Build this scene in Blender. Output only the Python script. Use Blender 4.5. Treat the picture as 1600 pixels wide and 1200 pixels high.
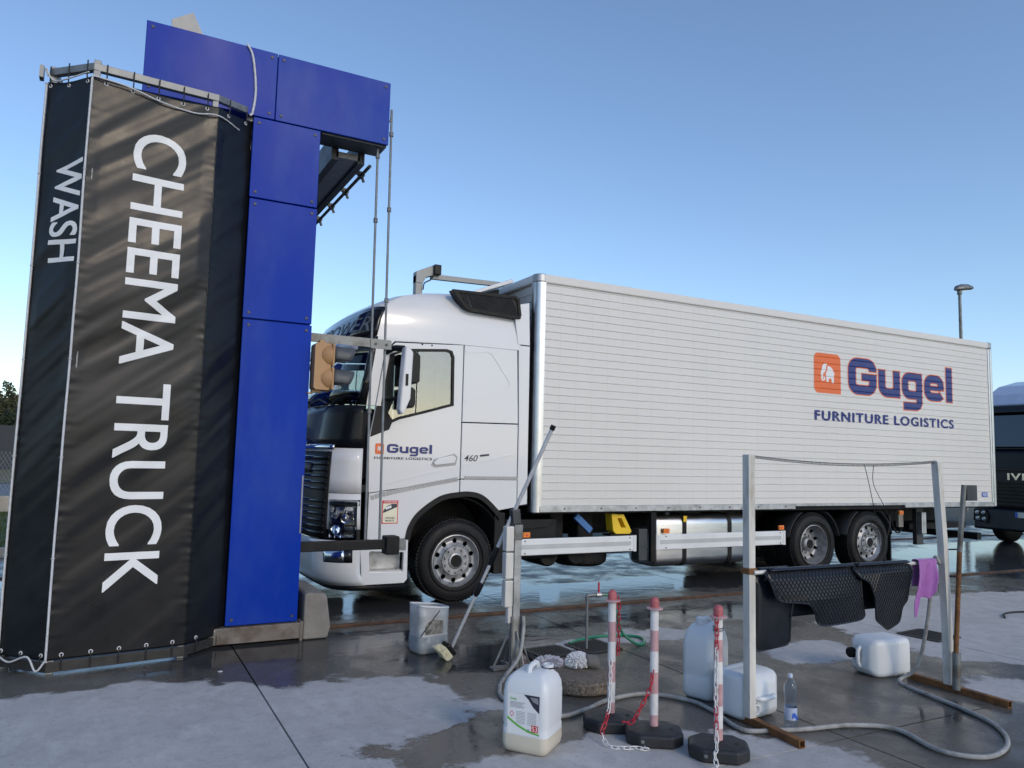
import bpy, bmesh, math, random
from mathutils import Vector, Matrix, noise
from mathutils.geometry import tessellate_polygon
random.seed(7)
for o in list(bpy.data.objects): bpy.data.objects.remove(o)
SC = bpy.context.scene
COL = SC.collection
PI = math.pi
# ------------------------------------------------------------------ camera, sky, sun, exposure
F, PITCH, ROLL, YAW, CAMH = 1190.0, .0953, .0252, .4864, 1.69
fwd = Vector((math.sin(YAW)*math.cos(PITCH), math.cos(YAW)*math.cos(PITCH), math.sin(PITCH)))
r0 = Vector((math.cos(YAW), -math.sin(YAW), 0)); u0 = r0.cross(fwd)
rt = r0*math.cos(ROLL)+u0*math.sin(ROLL); up = -r0*math.sin(ROLL)+u0*math.cos(ROLL)
cd = bpy.data.cameras.new('camera'); cam = bpy.data.objects.new('camera', cd); COL.objects.link(cam)
cd.sensor_width = 36; cd.lens = 36*F/1600; cd.clip_end = 3000
M = Matrix((rt, up, -fwd)).transposed().to_4x4(); M.translation = (0, 0, CAMH); cam.matrix_world = M
SC.camera = cam
SUN_EL, SUN_AZ = math.radians(28.0), math.radians(170)      # azimuth from +Y, clockwise seen from above: behind the camera
sd = Vector((math.sin(SUN_AZ)*math.cos(SUN_EL), math.cos(SUN_AZ)*math.cos(SUN_EL), math.sin(SUN_EL)))
W = bpy.data.worlds.new('World'); SC.world = W; W.use_nodes = True
nt = W.node_tree; bg = nt.nodes['Background']
sky = nt.nodes.new('ShaderNodeTexSky'); sky.sky_type = 'NISHITA'; sky.sun_disc = False
sky.sun_elevation = SUN_EL; sky.sun_rotation = SUN_AZ; sky.altitude = 100
sky.air_density = 1.0; sky.dust_density = .8; sky.ozone_density = 3.0
nt.links.new(sky.outputs[0], bg.inputs[0]); bg.inputs[1].default_value = .15
sl = bpy.data.lights.new('sun', 'SUN'); sl.energy = .7; sl.angle = math.radians(12); sl.color = (1, .82, .6)
so = bpy.data.objects.new('sun', sl); COL.objects.link(so); so.rotation_euler = (-sd).to_track_quat('-Z', 'Y').to_euler(); so.location = (0, -20, 20)
SC.view_settings.view_transform = 'Standard'; SC.view_settings.look = 'None'; SC.view_settings.gamma = 1
SC.view_settings.use_curve_mapping = False
SC.view_settings.exposure = .42
# ------------------------------------------------------------------ materials
MATS = {}
def mat(name, col, rough=.5, metal=0, var=.15, vscale=3, bump=0, bscale=40, col2=None, mixscale=2, mixlo=.5, mixhi=.65, spec=.5, coat=0, trans=0, rvar=.1, ior=1.5, stretch=(1, 1, 1), alpha=1, sheen=0):
    m = bpy.data.materials.new(name); m.use_nodes = True; n = m.node_tree.nodes; L = m.node_tree.links
    b = n['Principled BSDF']; MATS[name] = m
    b.inputs['Metallic'].default_value = metal; b.inputs['Specular IOR Level'].default_value = spec; b.inputs['IOR'].default_value = ior
    b.inputs['Coat Weight'].default_value = coat; b.inputs['Coat Roughness'].default_value = .06; b.inputs['Transmission Weight'].default_value = trans; b.inputs['Alpha'].default_value = alpha
    if sheen: b.inputs['Sheen Weight'].default_value = sheen
    g = n.new('ShaderNodeNewGeometry'); mp = n.new('ShaderNodeMapping'); mp.inputs['Scale'].default_value = stretch
    L.new(g.outputs['Position'], mp.inputs[0])
    t = n.new('ShaderNodeTexNoise'); t.inputs['Scale'].default_value = vscale; t.inputs['Detail'].default_value = 6; L.new(mp.outputs[0], t.inputs[0])
    r = n.new('ShaderNodeMapRange'); r.inputs[1].default_value = .3; r.inputs[2].default_value = .7; r.inputs[3].default_value = 1-var; r.inputs[4].default_value = 1+var*.4
    L.new(t.outputs[0], r.inputs[0])
    base = n.new('ShaderNodeMix'); base.data_type = 'RGBA'; base.inputs[6].default_value = (*col, 1); base.inputs[7].default_value = (*(col2 or col), 1); base.inputs[0].default_value = 0
    if col2:
        t2 = n.new('ShaderNodeTexNoise'); t2.inputs['Scale'].default_value = mixscale; t2.inputs['Detail'].default_value = 8; t2.inputs['Roughness'].default_value = .65; L.new(mp.outputs[0], t2.inputs[0])
        r2 = n.new('ShaderNodeMapRange'); r2.inputs[1].default_value = mixlo; r2.inputs[2].default_value = mixhi; L.new(t2.outputs[0], r2.inputs[0]); L.new(r2.outputs[0], base.inputs[0])
    mul = n.new('ShaderNodeMix'); mul.data_type = 'RGBA'; mul.blend_type = 'MULTIPLY'; mul.inputs[0].default_value = 1
    L.new(base.outputs[2], mul.inputs[6]); L.new(r.outputs[0], mul.inputs[7]); L.new(mul.outputs[2], b.inputs['Base Color'])
    rr = n.new('ShaderNodeMapRange'); rr.inputs[1].default_value = .3; rr.inputs[2].default_value = .7; rr.inputs[3].default_value = max(0, rough-rvar*rough); rr.inputs[4].default_value = min(1, rough+rvar*rough*2)
    L.new(t.outputs[0], rr.inputs[0]); L.new(rr.outputs[0], b.inputs['Roughness'])
    if bump:
        tb = n.new('ShaderNodeTexNoise'); tb.inputs['Scale'].default_value = bscale; tb.inputs['Detail'].default_value = 4; L.new(mp.outputs[0], tb.inputs[0])
        bp = n.new('ShaderNodeBump'); bp.inputs['Strength'].default_value = 1; bp.inputs['Distance'].default_value = bump; L.new(tb.outputs[0], bp.inputs['Height']); L.new(bp.outputs[0], b.inputs['Normal'])
    return m
mat('white_paint', (.67, .675, .685), .25, var=.035, vscale=.7, coat=.4, rvar=.05)
mat('pole_silver', (.6, .61, .63), .35, .3, var=.1, vscale=20)
mat('box_panel', (.665, .65, .62), .38, var=.05, vscale=1.0, stretch=(1.2, 1, .5), rvar=.2, col2=(.6, .585, .555), mixscale=.5, mixlo=.45, mixhi=.75)
mat('alu', (.62, .63, .64), .33, 1, var=.15, vscale=6)
mat('alu_dull', (.5, .51, .52), .45, .85, var=.3, vscale=9, col2=(.36, .36, .35), mixscale=7)
mat('tank_alu', (.6, .6, .6), .3, 1, var=.12, vscale=3, stretch=(1, 6, 6), bump=.0006, bscale=60)
mat('guard_shade', (.5, .51, .52), .35, .2)
mat('guard', (.74, .75, .76), .3, .15, var=.1)
mat('black_plastic', (.009, .0095, .011), .42, var=.3, vscale=12, spec=.25)
mat('black_satin', (.008, .009, .012), .22, var=.15, spec=.2)
mat('coated_glass', (.55, .56, .5), .02, var=0, trans=1, ior=2.1, rvar=0)
mat('black_gloss', (.008, .009, .011), .12, var=.1, coat=.0, spec=.35)
mat('chassis', (.009, .0095, .011), .55, var=.4, vscale=6, col2=(.02, .018, .016), mixscale=5, spec=.2)
mat('rubber', (.010, .010, .011), .55, var=.3, vscale=15, col2=(.02, .019, .018), mixscale=6, spec=.25)
mat('mat_rubber', (.009, .011, .018), .36, var=.3, vscale=10, spec=.4)
mat('rim_metal', (.36, .365, .38), .42, .65, var=.3, vscale=12, col2=(.22, .22, .22), mixscale=9)
mat('chrome', (.8, .8, .8), .1, 1, var=.02)
mat('glass', (.7, .75, .75), .02, var=0, trans=1, ior=1.45, rvar=0)
mat('tinted_glass', (.012, .013, .012), .02, var=0, rvar=0, spec=1.0, ior=1.7)
mat('lamp_glass', (1, 1, 1), .02, var=0, trans=1, ior=1.4, rvar=0)
mat('amber', (.75, .2, .02), .25, var=.1, coat=.5)
mat('yellow', (.75, .5, .02), .4, var=.2)
mat('strap_blue', (.05, .16, .4), .5)
mat('blue_panel', (.003, .034, .33), .3, var=.1, vscale=1.1, stretch=(1, 1, .4), col2=(.02, .062, .34), mixscale=1.3, mixlo=.47, mixhi=.66, rvar=.3, spec=.1)
mat('steel_dark', (.07, .075, .08), .5, .6, var=.3, vscale=8)
mat('steel_grey', (.22, .23, .23), .5, .6, var=.3, vscale=9, col2=(.13, .12, .11), mixscale=6)
mat('galv', (.25, .26, .265), .5, .6, var=.25, vscale=14)
mat('vinyl', (.0075, .0085, .011), .3, var=.25, vscale=5, spec=.3, bump=.0006, bscale=140)
mat('white_print', (.72, .73, .74), .45, var=.06)
mat('cord_white', (.55, .56, .58), .6, var=.15, vscale=30)
mat('cord_black', (.015, .015, .016), .6)
mat('navy_print', (.012, .022, .16), .35, var=.06)
mat('orange_print', (.72, .14, .025), .35, var=.06)
mat('grey_print', (.33, .33, .35), .35, .4, var=.1)
mat('dark_print', (.03, .03, .05), .4)
mat('red_print', (.6, .03, .04), .4)
mat('cream_print', (.75, .72, .55), .4)
mat('green_print', (.12, .42, .06), .4)
mat('blue_print', (.03, .1, .5), .4)
mat('concrete_block', (.22, .205, .185), .8, var=.3, vscale=5, bump=.004, bscale=30, col2=(.12, .11, .1), mixscale=3)
mat('base_steel', (.2, .18, .16), .6, .3, var=.35, vscale=4, col2=(.12, .09, .07), mixscale=5, bump=.001)
mat('orange_light', (.4, .225, .1), .5, var=.15, vscale=5)
mat('visor_grey', (.075, .082, .09), .5, var=.3, vscale=8)
mat('red_lens', (.3, .03, .02), .2)
mat('rust', (.22, .1, .035), .75, .2, var=.35, vscale=14, col2=(.1, .045, .02), mixscale=8, bump=.001, bscale=90)
mat('post_white', (.66, .64, .6), .5, .2, var=.2, vscale=7, col2=(.36, .31, .25), mixscale=5, mixlo=.55, mixhi=.75, stretch=(2, 2, .5))
mat('jug', (.74, .77, .8), .38, var=.05, vscale=4, spec=.5, trans=.12)
mat('murky', (.3, .33, .36), .25, var=.3, vscale=16)
mat('jug_liquid', (.6, .55, .45), .35, var=.08)
mat('cut_plastic', (.5, .52, .53), .35, var=.25, vscale=14, trans=.3, rvar=.2)
mat('grime', (.24, .23, .21), .7, var=.6, vscale=22, col2=(.06, .055, .05), mixscale=14)
mat('water', (.5, .55, .58), .05, var=.1, trans=.5, ior=1.33)
mat('bollard_white', (.66, .65, .65), .5, var=.15, vscale=14)
mat('bollard_pink', (.5, .3, .31), .55, var=.2, vscale=14)
mat('cap_red', (.4, .1, .11), .5, var=.3, vscale=20)
mat('chain_red', (.5, .02, .04), .4)
mat('chain_white', (.72, .71, .69), .4, var=.1)
mat('base_black', (.018, .019, .022), .5, var=.3, vscale=12, bump=.001, bscale=150)
mat('hose_grey', (.34, .34, .33), .5, var=.25, vscale=18, col2=(.22, .21, .2), mixscale=8)
mat('hose_green', (.01, .2, .1), .3, var=.15, coat=.3)
mat('bottle_plastic', (.85, .92, 1.0), .05, var=0, trans=1, ior=1.25, rvar=0)
mat('towel', (.34, .12, .38), .9, var=.15, vscale=30, bump=.002, bscale=300, sheen=.4)
mat('mop', (.62, .61, .66), .95, var=.4, vscale=60)
mat('mitt_cuff', (.16, .155, .15), .9, var=.2)
mat('brush_yellow', (.66, .62, .42), .9, var=.3, vscale=40)
mat('pebble', (.19, .155, .12), .7, var=.5, vscale=60, bump=.006, bscale=70, col2=(.09, .075, .06), mixscale=40)
mat('iron', (.045, .043, .042), .55, .4, var=.4, vscale=20)
mat('rail_rust', (.1, .055, .035), .55, .4, var=.5, vscale=9, col2=(.045, .03, .025), mixscale=6)
mat('iveco_dark', (.005, .007, .014), .3, var=.15, spec=.25)
mat('iveco_pale', (.4, .46, .6), .25, var=.06, coat=.5)
mat('plate_white', (.6, .6, .55), .4)
mat('interior', (.02, .02, .022), .8)
mat('interior_light', (.3, .3, .3), .8)
mat('kerb', (.4, .36, .3), .85, var=.25, vscale=3)
mat('asphalt', (.12, .125, .14), .6, var=.2, vscale=2)
mat('hoarding', (.035, .038, .045), .7, var=.2)
mat('bark', (.085, .07, .06), .9, var=.3, vscale=10)
mat('twig', (.13, .11, .105), .9)
mat('leaf_dark', (.02, .034, .013), .7, var=.4, vscale=2)
mat('leaf_olive', (.055, .06, .022), .7, var=.4, vscale=2)
mat('grass', (.055, .085, .02), .9, var=.4, vscale=3)
mat('dry_grass', (.14, .13, .07), .95, var=.3, vscale=2)
mat('earth', (.09, .095, .07), .95, var=.3, vscale=.2)
mat('house_wall', (.55, .5, .45), .8); mat('house_roof', (.3, .16, .1), .8)
# ------------------------------------------------------------------ mesh helpers
class MB:
    def __init__(s): s.v = []; s.f = []
    def add(s, vs, fs):
        k = len(s.v); s.v += [Vector(p) for p in vs]; s.f += [tuple(i+k for i in f) for f in fs]; return s
    def box(s, c, d, rot=None):
        c = Vector(c); h = Vector(d)/2
        vs = [Vector((x*h.x, y*h.y, z*h.z)) for x in (-1, 1) for y in (-1, 1) for z in (-1, 1)]
        if rot is not None: vs = [rot @ p for p in vs]
        return s.add([c+p for p in vs], [(0, 1, 3, 2), (4, 6, 7, 5), (0, 4, 5, 1), (2, 3, 7, 6), (0, 2, 6, 4), (1, 5, 7, 3)])
    def span(s, x0, x1, y0, y1, z0, z1): return s.box(((x0+x1)/2, (y0+y1)/2, (z0+z1)/2), (abs(x1-x0), abs(y1-y0), abs(z1-z0)))
    def loft(s, rings, closed=True, caps=True):
        n = len(rings[0]); k = len(s.v)
        for r in rings: s.v += [Vector(p) for p in r]
        for i in range(len(rings)-1):
            for j in range(n if closed else n-1):
                a = k+i*n+j; b = k+i*n+(j+1) % n; s.f.append((a, b, b+n, a+n))
        if caps and closed:
            s.f.append(tuple(k+j for j in range(n-1, -1, -1))); s.f.append(tuple(k+(len(rings)-1)*n+j for j in range(n)))
        return s
    def tube(s, path, r, n=8, caps=True, closed=False):
        P = [Vector(p) for p in path]; m = len(P); rings = []
        rr = r if isinstance(r, (list, tuple)) else [r]*m
        t = (P[1]-P[0]).normalized(); a = Vector((0, 0, 1)) if abs(t.z) < .9 else Vector((1, 0, 0))
        nrm = (a-t*a.dot(t)).normalized()
        for i in range(m):
            if closed: t = (P[(i+1) % m]-P[i-1]).normalized()
            elif i == 0: t = (P[1]-P[0]).normalized()
            elif i == m-1: t = (P[-1]-P[-2]).normalized()
            else: t = (P[i+1]-P[i-1]).normalized()
            nrm = (nrm-t*nrm.dot(t)).normalized(); bi = t.cross(nrm)
            rings.append([P[i]+(nrm*math.cos(2*PI*j/n)+bi*math.sin(2*PI*j/n))*rr[i] for j in range(n)])
        if closed: rings.append(rings[0]); return s.loft(rings, True, False)
        return s.loft(rings, True, caps)
    def cyl(s, p0, p1, r0, r1=None, n=16): return s.tube([p0, p1], [r0, r0 if r1 is None else r1], n)
    def lathe(s, prof, c=(0, 0, 0), axis='Z', n=32, caps=False):
        c = Vector(c); rings = []
        for (r, h) in prof:
            ring = []
            for j in range(n):
                a = 2*PI*j/n; x, y = r*math.cos(a), r*math.sin(a)
                ring.append(c+(Vector((x, y, h)) if axis == 'Z' else Vector((x, h, y)) if axis == 'Y' else Vector((h, x, y))))
            rings.append(ring)
        return s.loft(rings, True, caps)
    def poly(s, outer, fn, depth_vec, holes=()):
        """extruded flat polygon (with holes); fn maps (a,b)->Vector"""
        loops = [[Vector((a, b, 0)) for a, b in L] for L in (outer, *holes)]
        tris = tessellate_polygon(loops); flat = [p for L in loops for p in L]; n = len(flat); D = Vector(depth_vec)
        vs = [fn(p.x, p.y) for p in flat]; vs2 = [p+D for p in vs]
        fs = [tuple(t) for t in tris]+[tuple(i+n for i in reversed(t)) for t in tris]
        k = 0
        for L in loops:
            m = len(L)
            for i in range(m): a, b = k+i, k+(i+1) % m; fs.append((a, b, b+n, a+n))
            k += m
        return s.add(vs, fs)if False else s.add(vs+vs2, fs)
    def grid(s, fn, nu, nv, skip=None):
        k = len(s.v); s.v += [Vector(fn(i/nu, j/nv)) for i in range(nu+1) for j in range(nv+1)]
        for i in range(nu):
            for j in range(nv):
                if skip and skip((i+.5)/nu, (j+.5)/nv): continue
                a = k+i*(nv+1)+j; s.f.append((a, a+nv+1, a+nv+2, a+1))
        return s
    def mesh(s, name, off=(0, 0, 0), smooth=False):
        me = bpy.data.meshes.new(name); o = Vector(off)
        me.from_pydata([tuple(p-o) for p in s.v], [], s.f); me.validate()
        bm = bmesh.new(); bm.from_mesh(me); bmesh.ops.recalc_face_normals(bm, faces=bm.faces); bm.to_mesh(me); bm.free()
        if smooth: me.shade_smooth()
        return me
    def build(s, name, m, parent=None, smooth=False, bevel=0, solid=0, seg=2, angle=40, base=None):
        off = base if base is not None else (parent['_base'] if parent is not None and '_base' in parent else (0, 0, 0))
        off = Vector(off); me = s.mesh(name, off, smooth)
        o = bpy.data.objects.new(name, me); COL.objects.link(o); me.materials.append(MATS[m])
        if parent is not None: o.parent = parent; o['_base'] = tuple(off)
        else: o.location = off; o['_base'] = tuple(off)
        if smooth: me.set_sharp_from_angle(angle=math.radians(angle))
        if solid: md = o.modifiers.new('solid', 'SOLIDIFY'); md.thickness = solid; md.offset = 0
        if bevel: md = o.modifiers.new('bevel', 'BEVEL'); md.width = bevel; md.segments = seg; md.limit_method = 'ANGLE'; md.angle_limit = math.radians(35)
        return o
def tag(o, label, cat=None, group=None, kind=None):
    o['label'] = label
    if cat: o['category'] = cat
    if group: o['group'] = group
    if kind: o['kind'] = kind
    return o
def thing(name, base, label, cat, group=None):
    o = bpy.data.objects.new(name, None); COL.objects.link(o); o.location = base; o['_base'] = tuple(base); o.empty_display_size = .1
    return tag(o, label, cat, group)
def share(src, name, parent, loc, rot=None, m=None):
    """another object on the same mesh data, placed by a world offset from the source"""
    o = bpy.data.objects.new(name, src.data); COL.objects.link(o); o.parent = parent; o.location = loc
    if rot: o.rotation_euler = rot
    return o
def V(*a): return Vector(a)
def smooth_path(P, k=6, closed=False):
    P = [Vector(p) for p in P]; out = []; n = len(P)
    for i in range(n if closed else n-1):
        p1, p2 = P[i], P[(i+1) % n]
        p0 = P[i-1] if (closed or i > 0) else p1*2-p2
        p3 = P[(i+2) % n] if (closed or i+2 < n) else p2*2-p1
        for j in range(k):
            t = j/k; out.append(.5*((2*p1)+(p2-p0)*t+(2*p0-5*p1+4*p2-p3)*t*t+(3*p1-p0-3*p2+p3)*t**3))
    if not closed: out.append(P[-1])
    return out
def text_mesh(body, size=1.0, offset=0.0, spacing=1.0, shear=0):
    """flat glyph outlines of the built-in font: (verts2d, faces)"""
    c = bpy.data.curves.new('t', 'FONT'); c.body = body; c.size = size; c.offset = offset; c.space_character = spacing; c.shear = shear; c.resolution_u = 6
    o = bpy.data.objects.new('t', c); COL.objects.link(o)
    dg = bpy.context.evaluated_depsgraph_get(); me = bpy.data.meshes.new_from_object(o.evaluated_get(dg))
    vs = [Vector((v.co.x, v.co.y, 0)) for v in me.vertices]; fs = [tuple(p.vertices) for p in me.polygons]
    bpy.data.objects.remove(o); bpy.data.curves.remove(c); bpy.data.meshes.remove(me)
    return vs, fs
def fit(vs, x0, x1, y0, y1):
    ax = min(v.x for v in vs); bx = max(v.x for v in vs); ay = min(v.y for v in vs); by = max(v.y for v in vs)
    return [Vector((x0+(v.x-ax)/(bx-ax)*(x1-x0), y0+(v.y-ay)/(by-ay)*(y1-y0), 0)) for v in vs]
def cut(vs, fs, xs=(), ys=(), drop=None):
    """slice a flat mesh along x and y lines so that it can follow a relief; drop(center) removes faces"""
    me = bpy.data.meshes.new('c'); me.from_pydata([tuple(v) for v in vs], [], fs); bm = bmesh.new(); bm.from_mesh(me); bpy.data.meshes.remove(me)
    bmesh.ops.remove_doubles(bm, verts=bm.verts, dist=1e-6)
    for ax, L in ((0, xs), (1, ys)):
        for q in L:
            co = Vector((0, 0, 0)); co[ax] = q; no = Vector((0, 0, 0)); no[ax] = 1
            bmesh.ops.bisect_plane(bm, geom=bm.verts[:]+bm.edges[:]+bm.faces[:], plane_co=co, plane_no=no)
    if drop:
        dl = [f for f in bm.faces if drop(f.calc_center_median())]; bmesh.ops.delete(bm, geom=dl, context='FACES')
    bm.verts.index_update(); a = [v.co.copy() for v in bm.verts]; b = [tuple(v.index for v in f.verts) for f in bm.faces]; bm.free()
    return a, b
def rrect(x0, x1, y0, y1, r, n=5, corners=(1, 1, 1, 1)):
    out = []
    for (cx, cy, a0), on in zip(((x1-r, y1-r, 0), (x0+r, y1-r, 90), (x0+r, y0+r, 180), (x1-r, y0+r, 270)), corners):
        if on: out += [(cx+r*math.cos(math.radians(a0+90*i/n)), cy+r*math.sin(math.radians(a0+90*i/n))) for i in range(n+1)]
        else: out.append((cx+r*math.copysign(1, math.cos(math.radians(a0+45))), cy+r*math.copysign(1, math.sin(math.radians(a0+45)))))
    return out
def ribbon(path, w, closed=False):
    """flat stroke of width w along a 2-D path: (verts, faces)"""
    P = [Vector((a, b)) for a, b in path]; n = len(P); vs = []; fs = []
    for i in range(n):
        d0 = (P[i]-P[i-1]) if (closed or i > 0) else (P[1]-P[0]); d1 = (P[(i+1) % n]-P[i]) if (closed or i < n-1) else (P[-1]-P[-2])
        d0.normalize(); d1.normalize(); t = (d0+d1).normalized(); nn = Vector((-t.y, t.x)); k = 1/max(.35, math.sqrt(max(0, (1+d0.dot(d1))/2)))
        vs += [Vector((*(P[i]+nn*w/2*k), 0)), Vector((*(P[i]-nn*w/2*k), 0))]
    for i in range(n if closed else n-1): a = 2*i; b = 2*((i+1) % n); fs.append((a, a+1, b+1, b))
    return vs, fs
def arc(cx, cy, r, a0, a1, n=6, ry=None): return [(cx+r*math.cos(math.radians(a0+(a1-a0)*i/n)), cy+(ry or r)*math.sin(math.radians(a0+(a1-a0)*i/n))) for i in range(n+1)]
# ================================================================== SETTING
def ground_material():
    m = bpy.data.materials.new('wet_concrete'); m.use_nodes = True; MATS['wet_concrete'] = m
    n = m.node_tree.nodes; L = m.node_tree.links; b = n['Principled BSDF']
    def N(t, **k):
        o = n.new(t)
        for a, v in k.items(): setattr(o, a, v)
        return o
    pos = N('ShaderNodeNewGeometry').outputs['Position']
    flat = N('ShaderNodeVectorMath', operation='MULTIPLY'); flat.inputs[1].default_value = (1, 1, 0); L.new(pos, flat.inputs[0]); pos = flat.outputs[0]
    def noise_(scale, detail=6, rough=.55, sc=(1, 1, 1)):
        mp = N('ShaderNodeMapping'); mp.inputs['Scale'].default_value = sc; L.new(pos, mp.inputs[0])
        t = N('ShaderNodeTexNoise'); t.inputs['Scale'].default_value = scale; t.inputs['Detail'].default_value = detail; t.inputs['Roughness'].default_value = rough; L.new(mp.outputs[0], t.inputs[0]); return t.outputs[0]
    def math_(op, a, c=None, clamp=False):
        o = N('ShaderNodeMath', operation=op); o.use_clamp = clamp
        for i, q in enumerate((a, c)):
            if q is None: continue
            if isinstance(q, (int, float)): o.inputs[i].default_value = q
            else: L.new(q, o.inputs[i])
        return o.outputs[0]
    def rng(x, a, c, d=0, e=1, sm=False):
        o = N('ShaderNodeMapRange'); o.interpolation_type = 'SMOOTHSTEP' if sm else 'LINEAR'
        for i, q in enumerate((a, c, d, e)): o.inputs[i+1].default_value = q
        L.new(x, o.inputs[0]); return o.outputs[0]
    def mixc(f, a, c):
        o = N('ShaderNodeMix', data_type='RGBA')
        for i, q in ((0, f), (6, a), (7, c)):
            if isinstance(q, (tuple, float, int)): o.inputs[i].default_value = (*q, 1) if isinstance(q, tuple) else q
            else: L.new(q, o.inputs[i])
        return o.outputs[2]
    def mixf(f, a, c):
        o = N('ShaderNodeMix', data_type='FLOAT')
        for i, q in ((0, f), (2, a), (3, c)):
            if isinstance(q, (float, int)): o.inputs[i].default_value = q
            else: L.new(q, o.inputs[i])
        return o.outputs[0]
    def blobs(lst):
        cur = None
        for cx, cy, rx, ry, rot in lst:
            mp = N('ShaderNodeMapping', vector_type='TEXTURE'); mp.inputs['Location'].default_value = (cx, cy, 0); mp.inputs['Rotation'].default_value = (0, 0, math.radians(rot)); mp.inputs['Scale'].default_value = (rx, ry, 1)
            L.new(pos, mp.inputs[0]); ln = N('ShaderNodeVectorMath', operation='LENGTH'); L.new(mp.outputs[0], ln.inputs[0])
            o = math_('MULTIPLY', math_('SUBTRACT', 1.0, ln.outputs['Value']), min(rx, ry))
            cur = o if cur is None else math_('MAXIMUM', cur, o)
        return cur
    n1 = math_('SUBTRACT', noise_(1.3, 8, .6), .5); n2 = math_('SUBTRACT', noise_(4.5, 8, .62), .5)
    edge = math_('ADD', math_('MULTIPLY', n1, 1.0), math_('MULTIPLY', n2, .28))
    dry = rng(math_('ADD', blobs([(-.75, 5.25, 3.2, 1.1, -4), (.3, 3.9, 1.2, .9, 0), (2.75, 3.15, 1.35, .95, -8), (9.6, 5.0, 3.0, 1.6, 0), (4.55, 6.05, .9, .22, 0), (6.3, 3.5, .5, .35, 0), (5.9, 5.0, .55, .3, 15), (-3, -2, 9, 4, 0), (14, 1, 6, 3, 0)]), edge), -.02, .05, 0, 1, True)
    pud = rng(math_('ADD', blobs([(3, 8.5, 40, .75, 0), (1.5, 11.2, 5, .8, 0), (11, 11, 4, .9, 0), (1.6, 6.85, 2.3, .6, -3), (1.8, 4.4, 1.0, .55, 18), (3.1, 6.1, 1.5, .6, 0), (5.0, 3.4, .85, .36, -12), (6.2, 6.75, 3.2, .5, 0), (4.3, 4.9, .9, .3, -20), (5.6, 2.85, .5, .22, 0), (3.55, 5.55, .3, .15, 0), (18, 8, 6, 3, 0)]), math_('MULTIPLY', edge, 1.5)), -.05, .35, 0, 1, True)
    fine = noise_(38, 8, .7); big = noise_(.6, 5); streak = noise_(1.1, 9, .68, (.8, 1.5, 1))
    c_dry = mixc(rng(streak, .3, .75), (.4, .395, .385), (.5, .49, .475))
    c_dry = mixc(rng(fine, .58, .7), c_dry, (.2, .2, .2))
    c_damp = mixc(rng(big, .4, .65), (.075, .071, .065), (.13, .119, .102))
    c_damp = mixc(rng(fine, .52, .7), c_damp, (.075, .07, .064))
    spk = rng(noise_(30, 6, .75), .6, .68); spk2 = rng(noise_(7, 12, .8), .47, .66); scf = rng(noise_(2.6, 12, .75, (1.8, .7, 1)), .5, .64)
    c_dry = mixc(math_('MULTIPLY', spk, .5), c_dry, (.14, .14, .14)); c_dry = mixc(math_('MULTIPLY', spk2, .55), c_dry, (.28, .275, .27)); c_dry = mixc(math_('MULTIPLY', scf, .5), c_dry, (.58, .57, .56))
    c_damp = mixc(math_('MULTIPLY', spk2, .45), c_damp, (.16, .15, .13)); c_damp = mixc(math_('MULTIPLY', spk, .5), c_damp, (.05, .048, .045))
    c = mixc(dry, c_damp, c_dry); c = mixc(math_('MULTIPLY', pud, math_('SUBTRACT', 1.0, dry)), c, (.04, .041, .042))
    foam = math_('MULTIPLY', rng(noise_(9, 10, .75, (.6, 1.6, 1)), .62, .70), rng(noise_(.9, 4), .52, .62))
    lane = rng(math_('ADD', blobs([(5, 10.2, 30, 1.5, 0), (3, 7.9, 4, .3, 0)]), math_('MULTIPLY', n1, .8)), .0, .5, 0, 1, True)
    fm = math_('MULTIPLY', foam, lane)
    c = mixc(fm, c, (.7, .72, .74))
    L.new(c, b.inputs['Base Color'])
    r_damp = mixf(rng(noise_(2.5, 6, .6), .36, .62), .14, .45)
    wetp = math_('MULTIPLY', pud, math_('SUBTRACT', 1.0, dry))
    r = mixf(dry, r_damp, .75); r = mixf(wetp, r, rng(noise_(7, 5), .4, .8, .03, .16)); r = mixf(fm, r, .6); L.new(r, b.inputs['Roughness'])
    b.inputs['IOR'].default_value = 1.33
    hh = math_('ADD', math_('MULTIPLY', fine, mixf(dry, .35, 1.0)), math_('MULTIPLY', noise_(150, 3), .4))
    hh = math_('MULTIPLY', hh, mixf(wetp, 1.0, .04))
    hh = math_('ADD', hh, math_('MULTIPLY', noise_(6, 4, .6, (.8, 1.6, 1)), mixf(wetp, .0, 1.6)))
    bp = N('ShaderNodeBump'); bp.inputs['Strength'].default_value = 1; bp.inputs['Distance'].default_value = .0016; L.new(hh, bp.inputs['Height']); L.new(bp.outputs[0], b.inputs['Normal'])
ground_material()
g = MB().add([(-900, -900, -.06), (900, -900, -.06), (900, 900, -.06), (-900, 900, -.06)], [(0, 1, 2, 3)]).build('ground', 'earth'); tag(g, 'flat earth and fields out to the horizon', kind='structure')
XJ = [1.077+3.12*k for k in range(-4, 10)]
YR = [(-7.9, -4.15), (-4.15, -.4), (-.4, 3.35), (3.35, 7.1), (7.1, 7.43), (7.57, 11.55), (11.69, 13.8)]
yard = MB().span(XJ[0]-.3, XJ[-1]+.3, -8.2, 13.85, -.055, -.018).build('concrete_yard', 'chassis'); tag(yard, 'wet concrete washing yard cut into large slabs by straight joints', kind='structure')
cache = {}
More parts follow.
